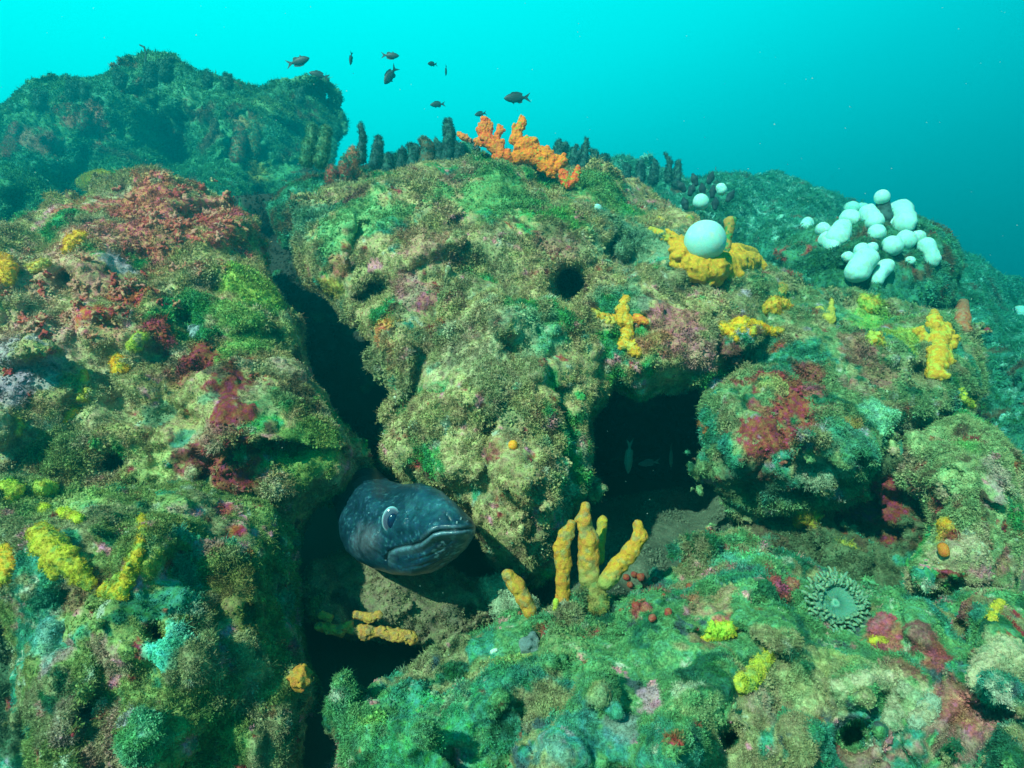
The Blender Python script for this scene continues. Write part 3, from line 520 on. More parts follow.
growth('tube_sponge', 'small orange-green knob poking up left behind the white dome', 'sponge', [[(689, 220, 5), (690, 236, 5)]], (.40, .30, .06), 'green', d=1.98, lift=0, amp=.2)
growth('encrusting_sponge', 'thin lime yellow sponge streak trailing left of the white dome', 'sponge', [[(651, 230, 4), (660, 234, 5), (668, 238, 4)], [(658, 219, 4), (664, 222, 4)]], YEL2, YEL, amp=.2)
growth('soft_coral', 'small white soft coral among black shells, lower of the pair', 'soft coral', [[(701, 202, 8)]], WH, None, mat=M_PALE, group='white soft corals among shells', d=2.85, lift=0, amp=.05)
growth('soft_coral', 'small white soft coral among black shells, upper of the pair', 'soft coral', [[(721, 188, 5), (722, 190, 5)]], WH, None, mat=M_PALE, group='white soft corals among shells', d=2.85, lift=0, amp=.05)
growth('sea_squirt', 'tiny pale blue-green ball on the ridge below the orange sponge', 'sea squirt', [[(597, 209, 5)]], (.3, .55, .5), None, mat=M_PALE, lift=.9, amp=.04)
growth('soft_coral', 'pale soft coral cut by the right edge of the view', 'soft coral', [[(1020, 314, 8)]], (.4, .6, .55), None, mat=M_PALE, lift=.9, amp=.06)
# black mussels beside the small white corals
MUS = ['leftmost by the lower white coral', 'tilted one above the lower white coral', 'between the two white corals', 'highest one over the lower white coral', 'hanging below left of the lower white coral', 'below the upper white coral', 'just right of the upper white coral', 'leaning out furthest to the upper left', 'topmost right above the lower white coral']
for k, (u, v, a) in enumerate([(690, 190, 1.2), (696, 180, 1.9), (712, 192, 1.4), (709, 178, 1.2), (686, 204, 1.8), (715, 204, 1.5), (728, 196, 1.0), (684, 186, 2.2), (703, 190, 1.7)]):
    growth('mussel', 'black mussel shell, '+MUS[k], 'mussel', [[(u, v+4, 2.5), (u+math.cos(a)*5, v+4-math.sin(a)*5, 3.6), (u+math.cos(a)*10, v+4-math.sin(a)*10, 1.5)]], (.012, .03, .035), (.03, .06, .06), group='black mussels beside the small white corals', d=2.95, lift=0, amp=.05)
# yellow encrusting and branching sponges
SPONGES = [('branching_sponge', 'yellow cross-shaped branching sponge on the shoulder left of the cave', [[(591, 310, 3.5), (601, 317, 5), (612, 321, 6), (624, 320, 6)], [(626, 299, 5), (621, 312, 6), (627, 322, 7), (626, 338, 7), (622, 346, 5)], [(626, 344, 6), (638, 353, 5)]], YEL, (.62, .46, .08), 0),
 ('branching_sponge', 'orange patch joined to the cross-shaped yellow sponge', [[(638, 318, 5), (646, 322, 4)]], ORA, YEL, 0),
 ('encrusting_sponge', 'bright yellow elongated sponge on a ledge, with a green tail to the right', [[(724, 328, 7), (734, 332, 9), (742, 326, 9), (754, 328, 8), (766, 331, 5), (782, 331, 3)]], (.82, .42, .015), YEL2, .8),
 ('encrusting_sponge', 'orange-yellow clump with green edge right above the elongated yellow sponge', [[(766, 311, 6), (773, 305, 8), (785, 307, 7)]], (.70, .36, .03), YEL2, .6),
 ('encrusting_sponge', 'small dull orange knob above the orange-yellow clump', [[(782, 287, 5), (780, 294, 4)]], (.45, .30, .06), 'green', 0),
 ('tube_sponge', 'thin yellow spire with a wide foot right of the orange-yellow clump', [[(832, 299, 1.5), (831, 309, 3), (830, 320, 5)], [(819, 310, 4), (826, 318, 4)]], (.55, .42, .06), YEL2, 0),
 ('encrusting_sponge', 'mottled green-yellow lump just below the white coral cluster', [[(864, 300, 7), (872, 308, 8)]], (.30, .42, .06), (.55, .35, .04), .5),
 ('branching_sponge', 'tall yellow sponge with pointed top on the right shoulder', [[(934, 311, 3), (934, 322, 8), (938, 338, 10), (938, 356, 10), (934, 374, 9)], [(945, 326, 6), (946, 342, 8)], [(956, 337, 5), (951, 345, 6)], [(918, 332, 6), (926, 342, 7)], [(948, 362, 6), (944, 350, 7)]], YEL, (.60, .48, .05), .5),
 ('fan_sponge', 'brick orange upright fan right beside the tall yellow sponge', [[(963, 303, 5), (962, 316, 7), (961, 328, 6)], [(966, 318, 5), (968, 330, 4)]], (.48, .13, .05), (.4, .2, .1), 0),
 ('encrusting_sponge', 'pale green-yellow button sponge below the spire', [[(872, 341, 7), (878, 343, 6)]], (.50, .55, .08), YEL, .4),
 ('encrusting_sponge', 'little yellow tongue sponge lower right of the tall yellow sponge', [[(956, 388, 4), (961, 398, 5), (970, 405, 4)]], (.60, .58, .06), YEL2, 0),
 ('encrusting_sponge', 'fat yellow lump high on the left boulder among crimson crust', [[(69, 250, 6), (75, 243, 8), (85, 238, 7)]], (.85, .38, .02), YEL, .6),
 ('encrusting_sponge', 'yellow sponge lobes cut by the left edge of the view, upper', [[(2, 258, 6), (8, 268, 8), (4, 284, 8)]], (.85, .38, .02), YEL, .6),
 ('encrusting_sponge', 'small pale yellow blobs between the edge sponge and the fat lump', [[(32, 270, 4), (40, 266, 5), (46, 262, 4)]], (.70, .52, .12), YEL, .3),
 ('encrusting_sponge', 'bright yellow egg-like lump below the crimson crust', [[(119, 361, 8), (121, 371, 8)]], (.84, .42, .015), YEL2, .4),
 ('encrusting_sponge', 'dim olive yellow growth beside the yellow egg-like lump', [[(133, 346, 7), (141, 338, 7)]], (.45, .44, .05), 'olive', .4),
 ('encrusting_sponge', 'narrow upright yellow sponge left of the egg-like lump', [[(84, 373, 4), (83, 384, 5), (85, 397, 5)]], (.62, .48, .06), YEL2, .3),
 ('encrusting_sponge', 'yellow sponge knot below the narrow upright one', [[(68, 417, 6), (76, 411, 5)]], (.80, .42, .03), YEL2, .4),
 ('encrusting_sponge', 'small soft yellow sponge near the left edge above the moss', [[(18, 422, 4), (17, 433, 5)]], (.60, .42, .08), YEL2, .3),
 ('encrusting_sponge', 'yellow-green cushions on top of the lower left boulder by the edge', [[(6, 487, 7), (16, 490, 8), (8, 500, 6)]], (.50, .52, .05), YEL2, .4),
 ('encrusting_sponge', 'round yellow-green cushion second from the edge on the lower left boulder', [[(40, 490, 8), (50, 489, 8)]], (.48, .55, .08), YEL2, .4),
 ('encrusting_sponge', 'three small yellow knobs in a row above the large lime sponge', [[(44, 509, 5)], [(67, 514, 5), (60, 512, 4)], [(78, 520, 5), (72, 516, 4)]], (.66, .60, .04), YEL2, .3),
 ('encrusting_sponge', 'large lime yellow sponge mass on the lower left boulder', [[(38, 534, 11), (50, 544, 13), (62, 558, 13), (76, 568, 9), (90, 585, 7)], [(52, 560, 9), (56, 572, 7)]], (.56, .42, .03), (.26, .32, .05), .6),
 ('encrusting_sponge', 'orange-yellow sponge cut by the left edge of the lower boulder', [[(6, 552, 10), (10, 566, 9), (4, 578, 10)]], (.78, .38, .02), (.5, .42, .04), .5),
 ('encrusting_sponge', 'curved yellow ribbon sponge running down the lower left boulder', [[(142, 517, 4), (143, 530, 5), (141, 545, 5), (136, 560, 6), (128, 577, 8), (120, 596, 8)], [(104, 590, 7), (118, 588, 7)]], (.56, .36, .02), (.3, .38, .06), .5),
 ('encrusting_sponge', 'oval green-and-yellow sponge on the foreground boulder', [[(706, 637, 6), (716, 633, 8), (728, 629, 8)]], (.45, .60, .05), (.66, .50, .04), .4),
 ('encrusting_sponge', 'bent yellow sponge strip beside a dark hollow in the foreground', [[(769, 655, 5), (760, 667, 8), (749, 680, 9), (738, 686, 8)]], (.55, .50, .05), (.40, .48, .1), .4),
 ('encrusting_sponge', 'small yellow cap under the pink lump in the foreground', [[(871, 641, 3), (882, 641, 4)]], (.68, .55, .04), YEL2, 0),
 ('encrusting_sponge', 'small upright yellow sponge near the right edge of the foreground', [[(1000, 602, 4), (994, 612, 4), (992, 620, 4)]], (.70, .50, .05), YEL2, 0),
 ('encrusting_sponge', 'knobbly raspberry pink lump in the foreground', [[(878, 626, 9), (888, 622, 8)]], (.48, .09, .11), (.40, .16, .14), .6),
 ('encrusting_sponge', 'smooth brick red lump left of the green anemone', [[(787, 588, 8), (792, 584, 6)]], (.42, .08, .06), (.45, .18, .12), .2),
 ('encrusting_sponge', 'small red-brown spike above the smooth brick red lump', [[(768, 566, 3), (768, 574, 5)]], (.36, .09, .05), 'brown', 0),
 ('encrusting_sponge', 'cream branching sponge with blunt tips in the lower right foreground', [[(838, 688, 7), (850, 684, 7), (865, 679, 8), (882, 682, 8)], [(842, 696, 6), (846, 684, 6)]], (.48, .42, .24), (.3, .34, .16), .8),
 ('encrusting_sponge', 'cream hooked sponge right of the blunt-tipped one', [[(897, 692, 8), (896, 708, 9), (890, 722, 8)], [(905, 688, 6), (898, 694, 7)]], (.40, .40, .24), (.26, .34, .18), .8),
 ('encrusting_sponge', 'pale green sponge rising by the dark hollow lower right', [[(916, 722, 7), (926, 714, 8), (932, 702, 8)]], (.32, .38, .26), (.4, .36, .22), .7),
 ('encrusting_sponge', 'big cream lumpy sponge against the right edge of the foreground', [[(976, 684, 8), (984, 670, 9), (990, 656, 10), (1006, 650, 12), (1018, 656, 12)]], (.50, .42, .24), (.30, .34, .18), .7),
 ('encrusting_sponge', 'mustard patch sponge in shade under the right boulder', [[(800, 508, 6), (804, 516, 8), (798, 522, 6)]], (.40, .28, .02), (.26, .22, .04), .5),
 ('encrusting_sponge', 'orange and cream knob hanging on the right edge of the undercut', [[(944, 524, 7), (950, 530, 6)]], (.60, .36, .06), YEL, .4),
 ('sea_squirt', 'deep orange drop below the orange and cream knob', [[(943, 548, 5), (944, 552, 5)]], (.62, .18, .02), None, 0),
 ('sea_squirt', 'small glossy orange sea squirt in the middle of the central boulder', [[(513, 445, 5)]], (.80, .30, .02), None, 0),
 ('encrusting_sponge', 'rust orange tuft on the left wall of the small cave', [[(703, 424, 5), (706, 431, 4)]], (.45, .14, .04), 'brown', 0),
 ('ball_sponge', 'grey ball sponge resting on the foreground boulder', [[(531, 647, 12)]], (.15, .20, .19), (.26, .32, .28), .9),
 ('sea_squirt', 'tiny white speck of a sea squirt left of the grey ball sponge', [[(493, 652, 3), (496, 650, 2)]], (.5, .6, .5), None, 0),
 ('encrusting_sponge', 'bluish grey wrinkled patch beside the crimson crust on the left boulder', [[(192, 330, 5), (198, 334, 6)]], (.30, .38, .38), (.14, .2, .2), .8),
 ('encrusting_sponge', 'ochre sponge ridge on the far left ledge', [[(74, 184, 6), (88, 183, 8), (104, 178, 8)]], (.38, .28, .03), (.16, .30, .08), .3)]
for nm, lb, chs, a, b, pit in SPONGES:
    growth(nm, lb, 'sponge' if 'sponge' in nm else 'sea squirt', chs, a, b, pit=pit, amp=.22 if 'sponge' in nm else .05, lift=.3 if 'ball' not in nm and 'squirt' not in nm else .8,
           mat=M_SPONGE if 'sponge' in nm else M_PALE, fuzz=.35 if 'encrusting' in nm else 0)
# orange sponges on the crest
growth('branching_sponge', 'orange antler-like sponge on the crest, left of the pair', 'sponge', [[(485, 121, 5), (483, 131, 6), (488, 141, 7), (495, 146, 7), (501, 155, 7), (509, 160, 6)], [(491, 124, 2.5), (489, 131, 4)], [(476, 141, 3), (485, 142, 5)], [(502, 131, 3), (499, 126, 2), (497, 138, 3)]], (.80, .15, .015), (.66, .20, .03), d=2.05, lift=0, amp=.3, nsc=.8)
growth('branching_sponge', 'orange and yellow sponge on the crest, right of the pair, with thin horns', 'sponge', [[(521, 116, 1.5), (523, 123, 4), (517, 131, 5), (515, 140, 5), (524, 145, 8), (534, 142, 5)], [(519, 154, 6), (529, 156, 8), (540, 161, 6), (549, 168, 7), (553, 174, 4)], [(546, 152, 6), (553, 160, 4), (565, 155, 1.2)], [(563, 162, 6), (556, 168, 5)], [(508, 158, 5), (520, 156, 5)], [(529, 146, 6), (540, 150, 4), (547, 149, 3), (551, 153, 1.2)]], (.84, .20, .01), (.30, .34, .03), d=2.05, lift=0, amp=.25, nsc=.8, th=.3)
growth('branching_sponge', 'orange-red folded flap at the right end of the crest sponges', 'sponge', [[(578, 167, 2.5), (576, 176, 4), (570, 185, 4), (566, 180, 5), (562, 172, 4)]], (.78, .12, .02), (.3, .34, .03), d=2.0, lift=0, amp=.2, th=.3)
growth('branching_sponge', 'small detached orange sponge piece left of the crest pair', 'sponge', [[(459, 134, 2.5), (463, 137, 3.5), (467, 139, 2.5), (474, 142, 2, .05), (478, 150, 3, .05)]], (.80, .20, .03), ORA, d=2.1, lift=0, amp=.15, tipc=('slate', .35))
# yellow finger sponges by the cave
FG = 'yellow finger sponges beside the cave'
growth('finger_sponge', 'short leaning yellow finger sponge nearest the eel', 'sponge', [[(508, 575, 7.5), (516, 586, 9), (524, 598, 8.5), (530, 610, 8)]], (.60, .26, .03), (.40, .26, .08), group=FG, d=1.04, lift=0, amp=.16, pit=.5)
growth('finger_sponge', 'tall wavy yellow finger sponge, second from the eel', 'sponge', [[(571, 524, 5.5), (566, 536, 8), (561, 549, 8.5), (564, 564, 8.5), (562, 580, 7.5), (563, 606, 8)], [(566, 578, 4), (567, 594, 3.5)]], (.62, .26, .025), (.38, .26, .07), group=FG, d=1.07, lift=0, amp=.16, pit=.5)
o = growth('finger_sponge', 'forked yellow finger sponge with one upright and one slanting finger', 'sponge', [[(590, 584, 11), (596, 604, 13, -.01)]], (.30, .24, .06), (.16, .22, .06), group=FG, d=1.08, lift=0, amp=.25, pit=.6, fuzz=.6)
growth('finger', None, None, [[(586, 507, 6.5), (583, 520, 8), (588, 540, 10), (589, 558, 11), (590, 578, 12)]], (.58, .26, .03), (.38, .26, .08), mesh_parent=o, d=1.08, lift=0, amp=.16, pit=.6, tipc=((.34, .27, .07), .7))
growth('finger', None, None, [[(637, 524, 5), (640, 536, 8), (632, 550, 9), (618, 566, 9), (606, 581, 10)]], (.66, .29, .025), (.44, .29, .07), mesh_parent=o, d=1.06, lift=0, amp=.16, pit=.6, tipc=((.36, .34, .08), .75))
growth('finger_sponge', 'dim yellow finger sponge standing behind the fork', 'sponge', [[(603, 521, 6), (600, 538, 6), (599, 560, 6)]], (.60, .34, .03), (.44, .32, .06), group=FG, d=1.17, lift=0, amp=.12)
growth('finger_sponge', 'tiny yellow-green finger sponge at the foot of the tall wavy one', 'sponge', [[(556, 601, 3.5), (555, 610, 2.5), (555, 618, 4)]], (.50, .52, .05), YEL2, group=FG, d=1.03, lift=0, amp=.1)
growth('lobed_sponge', 'row of dull yellow lobes under the silty slab', 'sponge', [[(318, 626, 4), (328, 629, 5), (340, 630, 6), (350, 624, 4)], [(352, 630, 4), (366, 632, 7), (376, 632, 5)], [(380, 630, 4), (386, 633, 5), (397, 635, 6), (412, 638, 6)], [(322, 614, 4), (330, 618, 4)], [(356, 615, 4), (368, 618, 4), (378, 615, 4)]], (.56, .26, .05), (.36, .20, .07), d=1.10, lift=0, amp=.25, nsc=.9, pit=.5)
growth('anemone', 'fuzzy orange ball anemone at the right edge of the lower left boulder', 'anemone', [[(300, 677, 11)]], (.58, .22, .03), (.40, .26, .06), lift=.6, amp=.25, nsc=.5, pit=.8, d=.90)
BD = ['first of the top row', 'topmost in the cluster', 'big one of the top row', 'lower one beside the sponge', 'low one right of the cluster', 'right end of the top row', 'lone one straight below the cluster', 'lowest one on the near side', 'round one on the open turf', 'its round twin on open turf', 'one furthest from the sponge', 'small one between top row and open turf']
for k, (u, v, r) in enumerate([(626, 577, 4), (634, 574, 4), (641, 577, 5), (630, 585, 4), (646, 586, 4), (655, 580, 4), (636, 606, 5), (622, 612, 4), (652, 618, 5), (668, 612, 5), (690, 588, 5), (664, 596, 3)]):
    growth('sea_squirt', 'brick red bead, '+BD[k]+', near the slanting finger sponge', 'sea squirt', [[(u, v, r*.8)]], (.38, .06, .03), (.36, .10, .06), group='red beads near the finger sponges', lift=.7, amp=.2, mat=M_SPONGE)
# crimson and pink knobs of red weed on the left boulder
r9 = random.Random(4)
kn = [(r9.gauss(175, 48), r9.gauss(215, 26)) for _ in range(74)]+[(r9.gauss(30, 26), r9.gauss(330, 34)) for _ in range(18)]+[(r9.gauss(110, 26), r9.gauss(300, 20)) for _ in range(26)]
prims = []
for (u, v) in kn:
    h, n_ = hit(u, v); z = proj(np.array(h))[2]
    if z < 2.0: 
        r = r9.uniform(1.0, 1.9)*z/F; one = [(h-n_*r, h+n_*r, r*2, r*1.6)]
        for j in range(10):
            q = Vector((r9.gauss(0, 1), r9.gauss(0, 1), r9.gauss(0, 1)))*r*2.0; q -= n_*q.dot(n_); one.append((h, h+q+n_*r*r9.uniform(.5, 3.2), r*.8, r*r9.uniform(.5, 1)))
        prims.append(one)
ps = prims
KC = [(.50, .06, .04), (.54, .13, .09), (.58, .22, .15), (.38, .035, .025), (.56, .26, .13)]; KN = ['crimson', 'rose', 'pale pink', 'dark red', 'salmon']
for k, pr in enumerate(ps[:124]):
    o = blob('red_weed_tuft', pr, M_SPONGE, KC[k % 5], KC[(k*3+1) % 5], amp=.35, nsc=1.6, k=.4, csc=.006, th=0, vox=max(pr[1][2]/2.0, .0013))
    tu, tv, _t = proj(np.array(pr[0][0]))
    zone = 'low by the scarlet crust' if tv > 272 else ('high on the crown' if tv < 200 else ('just under the crown' if tv < 225 else 'mid-slope'))
    side = 'at the photo edge' if tu < 45 else ('under the yellow lump' if tu < 105 and tv > 255 else ('beside the yellow lump' if tu < 120 else ('on the middle part' if tu < 175 else ('toward crevice' if tu < 225 else 'at the crevice'))))
    side = side.replace('on the middle part', 'in the middle'); zone = zone.replace('low by the scarlet crust', 'by the scarlet crust').replace('just under the crown', 'below the crown')
    tag(o, KN[k % 5]+' tuft on left boulder, '+zone+', '+side, 'seaweed', 'red weed tufts on the left boulder')
_same = {}
for o in list(COL.objects):
    if o.get('group') == 'red weed tufts on the left boulder': _same.setdefault(o['label'], []).append(o)
for lb, os_ in _same.items():
    if len(os_) > 1:
        os_.sort(key=lambda o: proj(np.array(o.data.vertices[0].co))[0]); n_ = len(os_)
        wd = {2: ['leftmost', 'rightmost'], 3: ['leftmost', 'middle', 'rightmost'], 4: ['leftmost', 'inner left', 'inner right', 'rightmost']}.get(n_, ['leftmost', 'inner left', 'middle', 'inner right', 'rightmost'])
        for o, w_ in zip(os_, wd): o['label'] = lb+', '+w_
# dark finger sponges along the crest
DK, DG = (.015, .06, .055), (.03, .12, .09)
FN = [(362, 121, 153, 5, 'tall dark finger standing alone left of the wide one'), (377, 133, 158, 7, 'wide dark finger right of the lone tall one'), (402, 145, 160, 5, 'short dark finger starting the dense clump'), (414, 140, 160, 6, 'dark finger second in the dense clump'), (427, 134, 160, 8, 'thick brownish finger in the dense clump'), (439, 136, 158, 5, 'dark finger leaning on the tallest one'), (448, 115, 155, 6, 'tallest dark finger of the crest'), (458, 138, 160, 6, 'stubby dark finger right of the tallest one'),
      (388, 152, 164, 5, 'low dark finger between wide one and dense clump'), (558, 137, 158, 6, 'dark double-topped finger right of the orange sponge'), (573, 142, 160, 4, 'small dark finger next to the double-topped one'), (584, 136, 160, 4.5, 'slim tall dark finger on the right part of the crest'), (594, 147, 162, 5, 'rounded dark finger right of the slim tall one'), (604, 152, 166, 5, 'last rounded dark finger before the slope'), (627, 161, 174, 4, 'tiny dark finger at the start of the slope'), (640, 158, 174, 5, 'dark stub on the upper slope'), (654, 157, 175, 5, 'dark stub right of its twin on the upper slope'), (669, 151, 174, 3.5, 'thin dark spike on the upper slope'), (677, 158, 178, 4, 'dark stub right of the thin spike')]
for k, (u, v0, v1, r, lb) in enumerate(FN):
    dd = 2.55 if u < 500 else (2.9 if u < 610 else 3.3)
    ln = random.uniform(-4, 4); r *= random.uniform(.75, 1.15)
    ch = [(u+ln, v0+r, r*.55), (u+1, (v0+v1)/2, r*.8), (u-1, v1+6, r*1.15)]
    if 'double' in lb: ch = ch+[(u+7, v0+9, r*.7)]
    growth('dark_finger_sponge', lb, 'sponge', [ch], DK if k != 4 else (.10, .08, .04), DG, group='dark finger sponges along the crest', d=dd, lift=0, amp=.14, nsc=.9, fuzz=.7)
BF = [(16, 128, 6, 158, 5, (.28, .07, .05), 'reddish brown column at the far left of the back boulder', 2.25), (85, 113, 84, 126, 4.5, (.22, .08, .05), 'rust knob on the left part of the back boulder', 2.5), (240, 128, 237, 158, 5.5, (.26, .11, .05), 'widest ochre-red rib on the back boulder', 2.4), (253, 124, 254, 152, 4.5, (.18, .16, .05), 'olive rib next to the widest red one', 2.4),
      (313, 128, 307, 160, 5.5, (.08, .20, .10), 'mossy green column left of its taller neighbour', 2.35), (326, 131, 321, 162, 5.5, (.09, .20, .09), 'mossy green column nearest the open water', 2.35), (353, 152, 352, 172, 6, (.40, .13, .06), 'orange-red lump left of the dark lone finger', 2.3), (345, 164, 344, 176, 6, (.36, .09, .05), 'dull red lump half hidden by the orange-red one', 2.27), (332, 170, 332, 180, 5, (.34, .06, .04), 'small dark red lump on the ridge', 2.25)]
for (u0, v0, u1, v1, r, c, lb, dd) in BF:
    growth('column_sponge', lb, 'sponge', [[(u0, v0, r*.85), ((u0+u1)/2, (v0+v1)/2, r), (u1, v1, r*1.1)]], c, (.05, .20, .11), group='columns and knobs on the back boulder', d=None if u0 < 300 else dd, lift=.5 if u0 < 300 else 0, amp=.16, nsc=1, th=.0, fuzz=1)
# bushy weed clumps silhouetted on the back boulder
for (u, v, r, lb) in [(166, 62, 6, 'tallest bushy weed clump on top of the back boulder'), (150, 68, 6, 'bushy weed clump left below the tallest one'), (72, 84, 5, 'small weed clump left on the back boulder'), (84, 86, 4, 'tiny weed clump right of the small one'), (228, 76, 4, 'weed clump on the right half of the back boulder'), (40, 94, 5, 'lowest weed clump toward the left edge'), (120, 72, 5, 'weed clump halfway up the back boulder top'), (208, 74, 4, 'round weed clump right of the tallest one'), (300, 90, 4, 'weed clump near the boulder\'s right top corner')]:
    ch = [[(u+random.uniform(-r, r), v+random.uniform(-r*.6, r), r*random.uniform(.3, .6))] for _ in range(9)]+[[(u, v+r, r*.8), (u, v+2.2*r, r)]]
    growth('weed_clump', lb, 'seaweed', ch, (.02, .10, .07), (.03, .14, .09), group='weed clumps on the back boulder', d=3.9, lift=0, amp=.3, nsc=.6, fuzz=1)
growth('weed_strand', 'thin curling strand rising beside the tallest weed clump', 'seaweed', [[(140, 45, .7), (144, 47, .8), (146, 53, .8), (145, 64, 1)]], DK, None, d=3.9, lift=0, amp=0)
# ------------------------------------------------------------------ green anemone
A0, AN = hit(832, 604); AN = (AN*.2+Vector((-.05, -.72, .55))).normalized(); sc = mpp(A0)
t1 = AN.cross(Vector((0, 0, 1))).normalized(); t2 = AN.cross(t1)
an = bpy.data.objects.new('anemone', None); COL.objects.link(an); an.location = A0
tag(an, 'pale green anemone with a ring of ribbed tentacles on the foreground boulder', 'anemone')
r5 = random.Random(9)
def local(o, loc):
    o.data.transform(Matrix.Translation(-Vector(loc))); return o
B = A0+AN*sc*6
th = np.linspace(0, 2*math.pi, 49)[:-1]; P = []; Cc = []
prof = [(0, .02, (.03, .22, .14)), (.12, .05, (.18, .40, .28)), (.2, -.02, (.04, .16, .11)), (.45, .02, (.07, .22, .15)), (.7, .12, (.10, .24, .16)), (.86, .16, (.10, .22, .14)), (.92, -.05, (.12, .22, .15)), (.7, -.7, (.14, .26, .2))]
for (r, h, c) in prof:
    for a in th:
        rr = r*26*sc*(1+.05*math.sin(a*3)); w = h*24*sc+(math.cos(a*24)*1.1+r5.uniform(-.5, .5))*sc*(r > .15)
        P.append(B+t1*math.cos(a)*rr+t2*math.sin(a)*rr*.92+AN*w); Cc.append(c)
fc = [(i*48+j, i*48+(j+1) % 48, (i+1)*48+(j+1) % 48, (i+1)*48+j) for i in range(len(prof)-1) for j in range(48)]
dsk = mesh_from('oral_disc', np.array(P), np.array(fc), M_PALE, parent=an, cols=np.array(Cc)); local(dsk, A0)
for k in range(132):
    a = k/132*2*math.pi*1.0+r5.uniform(-.07, .07); ring = k % 4
    r0 = (28-ring*3.6+r5.uniform(-1, 1))*sc; L = r5.uniform(4, 10)*sc*(1-.1*ring)
    rad = t1*math.cos(a)+t2*math.sin(a)*.92
    pr = []; p = B+rad*r0+AN*sc*(2+ring*2); dr = (rad*.8+AN*(.7+.25*ring)).normalized(); rd = 2.0*sc
    for s in range(3):
        dr2 = (dr+rad*r5.uniform(0, .25)-AN*(.35*s)+t1*r5.uniform(-.5, .5)+t2*r5.uniform(-.5, .3)).normalized(); q = p+dr2*L/3; pr.append((p, q, rd, rd*.85)); p = q; rd *= .85; dr = dr2
    # tapered tube
    pts_ = [pr[0][0]]+[x[1] for x in pr]; rads = [pr[0][2]]+[x[3] for x in pr]; V = []; n6 = 6
    for p_, r_ in zip(pts_, rads):
        e1 = dr.orthogonal().normalized(); e2 = dr.cross(e1)
        for j in range(n6): V.append(p_+(e1*math.cos(j*6.283/n6)+e2*math.sin(j*6.283/n6))*r_)
    V.append(pts_[-1]+dr*rads[-1]*.8); q_ = [(i*n6+j, i*n6+(j+1) % n6, (i+1)*n6+(j+1) % n6, (i+1)*n6+j) for i in range(3) for j in range(n6)]+[(3*n6+j, 3*n6+(j+1) % n6, 4*n6) for j in range(n6)]
    c = [(.14, .26, .16), (.19, .31, .18), (.10, .21, .13)][(k*7+k//5) % 3]
    o = mesh_from('tentacle', V, None, M_PALE, parent=an, faces=q_, cols=np.tile(np.array(c), (len(V), 1))); local(o, A0)
# ------------------------------------------------------------------ the eel
HO = [(338, 524), (334, 505), (318, 482), (326, 466), (350, 460), (368, 461), (378, 470), (390, 481), (404, 484), (420, 483), (432, 486), (442, 491), (454, 501), (464, 511), (472, 519), (476, 527), (474, 537), (467, 548), (457, 558), (444, 567), (430, 573), (412, 576), (392, 574), (374, 569), (358, 561), (346, 551), (340, 537)]
HD = [(330, 490, 1.30), (340, 468, 1.55), (368, 464, 1.50), (385, 472, 1.40), (332, 495, 1.42), (350, 503, 1.26), (372, 484, 1.22), (345, 520, 1.14), (370, 500, 1.10), (375, 540, 1.08), (400, 520, 1.035), (430, 530, 1.0), (465, 528, .985), (420, 490, 1.04), (420, 565, 1.03), (450, 510, 1.0)]
MOUTH = [(386, 559), (389, 551), (396, 547.5), (404, 545.5), (413, 544.5), (421, 542), (427, 537.5), (433, 532.5), (440, 530.5), (450, 530), (462, 529.5), (476, 527.5)]
P, Q, N, z = build_solid(HO, HD, px=.8, round_px=47, bulge=.072, thick=.072, amp=.0007, nscale=.03, crinkle=0, pits=0,
   crease=[(MOUTH, 1.15, .0065), ([(q[0]+1, q[1]+4) for q in MOUTH[1:]], 3.0, -.0050), ([(q[0]+2, q[1]+10) for q in MOUTH[2:-1]], 2.4, .0022), ([(q[0], q[1]-4.5) for q in MOUTH[3:]], 3.2, -.0042), ([(392, 566), (410, 562), (430, 556), (450, 548)], 4.5, .0026),
           ([(360, 494), (352, 515), (356, 536), (368, 553)], 3.5, .0016), ([(404, 508), (424, 506), (446, 513)], 6, .0022), ([(386, 557), (392, 563)], 3, .003), ([(402, 569), (420, 566), (436, 560), (450, 551)], 1.1, .0022), ([(412, 561), (428, 556), (442, 549), (452, 541)], .9, .0018), ([(430, 569), (446, 560), (458, 549)], 1.0, .0018), ([(446, 514), (452, 524)], 1.2, .0018), ([(374, 500), (382, 507), (380, 532), (390, 540)], 1.6, .0018), ([(366, 545), (380, 556), (400, 566)], 1.5, .002), ([(402, 528), (418, 527), (434, 522)], 5, -.0018)],
   carve=[(391, 520, 15, -.004), (391, 520, 9.5, .004)])
u, v, _ = proj(P)
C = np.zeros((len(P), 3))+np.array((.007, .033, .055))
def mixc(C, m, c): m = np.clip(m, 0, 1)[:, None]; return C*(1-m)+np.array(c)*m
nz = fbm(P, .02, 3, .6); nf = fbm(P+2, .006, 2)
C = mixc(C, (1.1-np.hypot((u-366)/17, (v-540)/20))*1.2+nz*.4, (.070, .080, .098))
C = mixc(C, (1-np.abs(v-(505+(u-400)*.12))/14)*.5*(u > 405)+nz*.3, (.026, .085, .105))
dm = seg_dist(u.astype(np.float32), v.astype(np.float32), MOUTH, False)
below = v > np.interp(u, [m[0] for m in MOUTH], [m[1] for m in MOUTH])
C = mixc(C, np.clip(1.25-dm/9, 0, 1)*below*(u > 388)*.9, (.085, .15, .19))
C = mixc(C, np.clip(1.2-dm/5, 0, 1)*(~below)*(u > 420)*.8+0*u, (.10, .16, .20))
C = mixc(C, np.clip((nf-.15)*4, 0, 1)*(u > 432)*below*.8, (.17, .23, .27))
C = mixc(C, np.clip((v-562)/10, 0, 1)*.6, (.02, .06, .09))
C = mixc(C, np.clip(1.1-dm/1.5, 0, 1)*(u < 474), (.006, .012, .016))
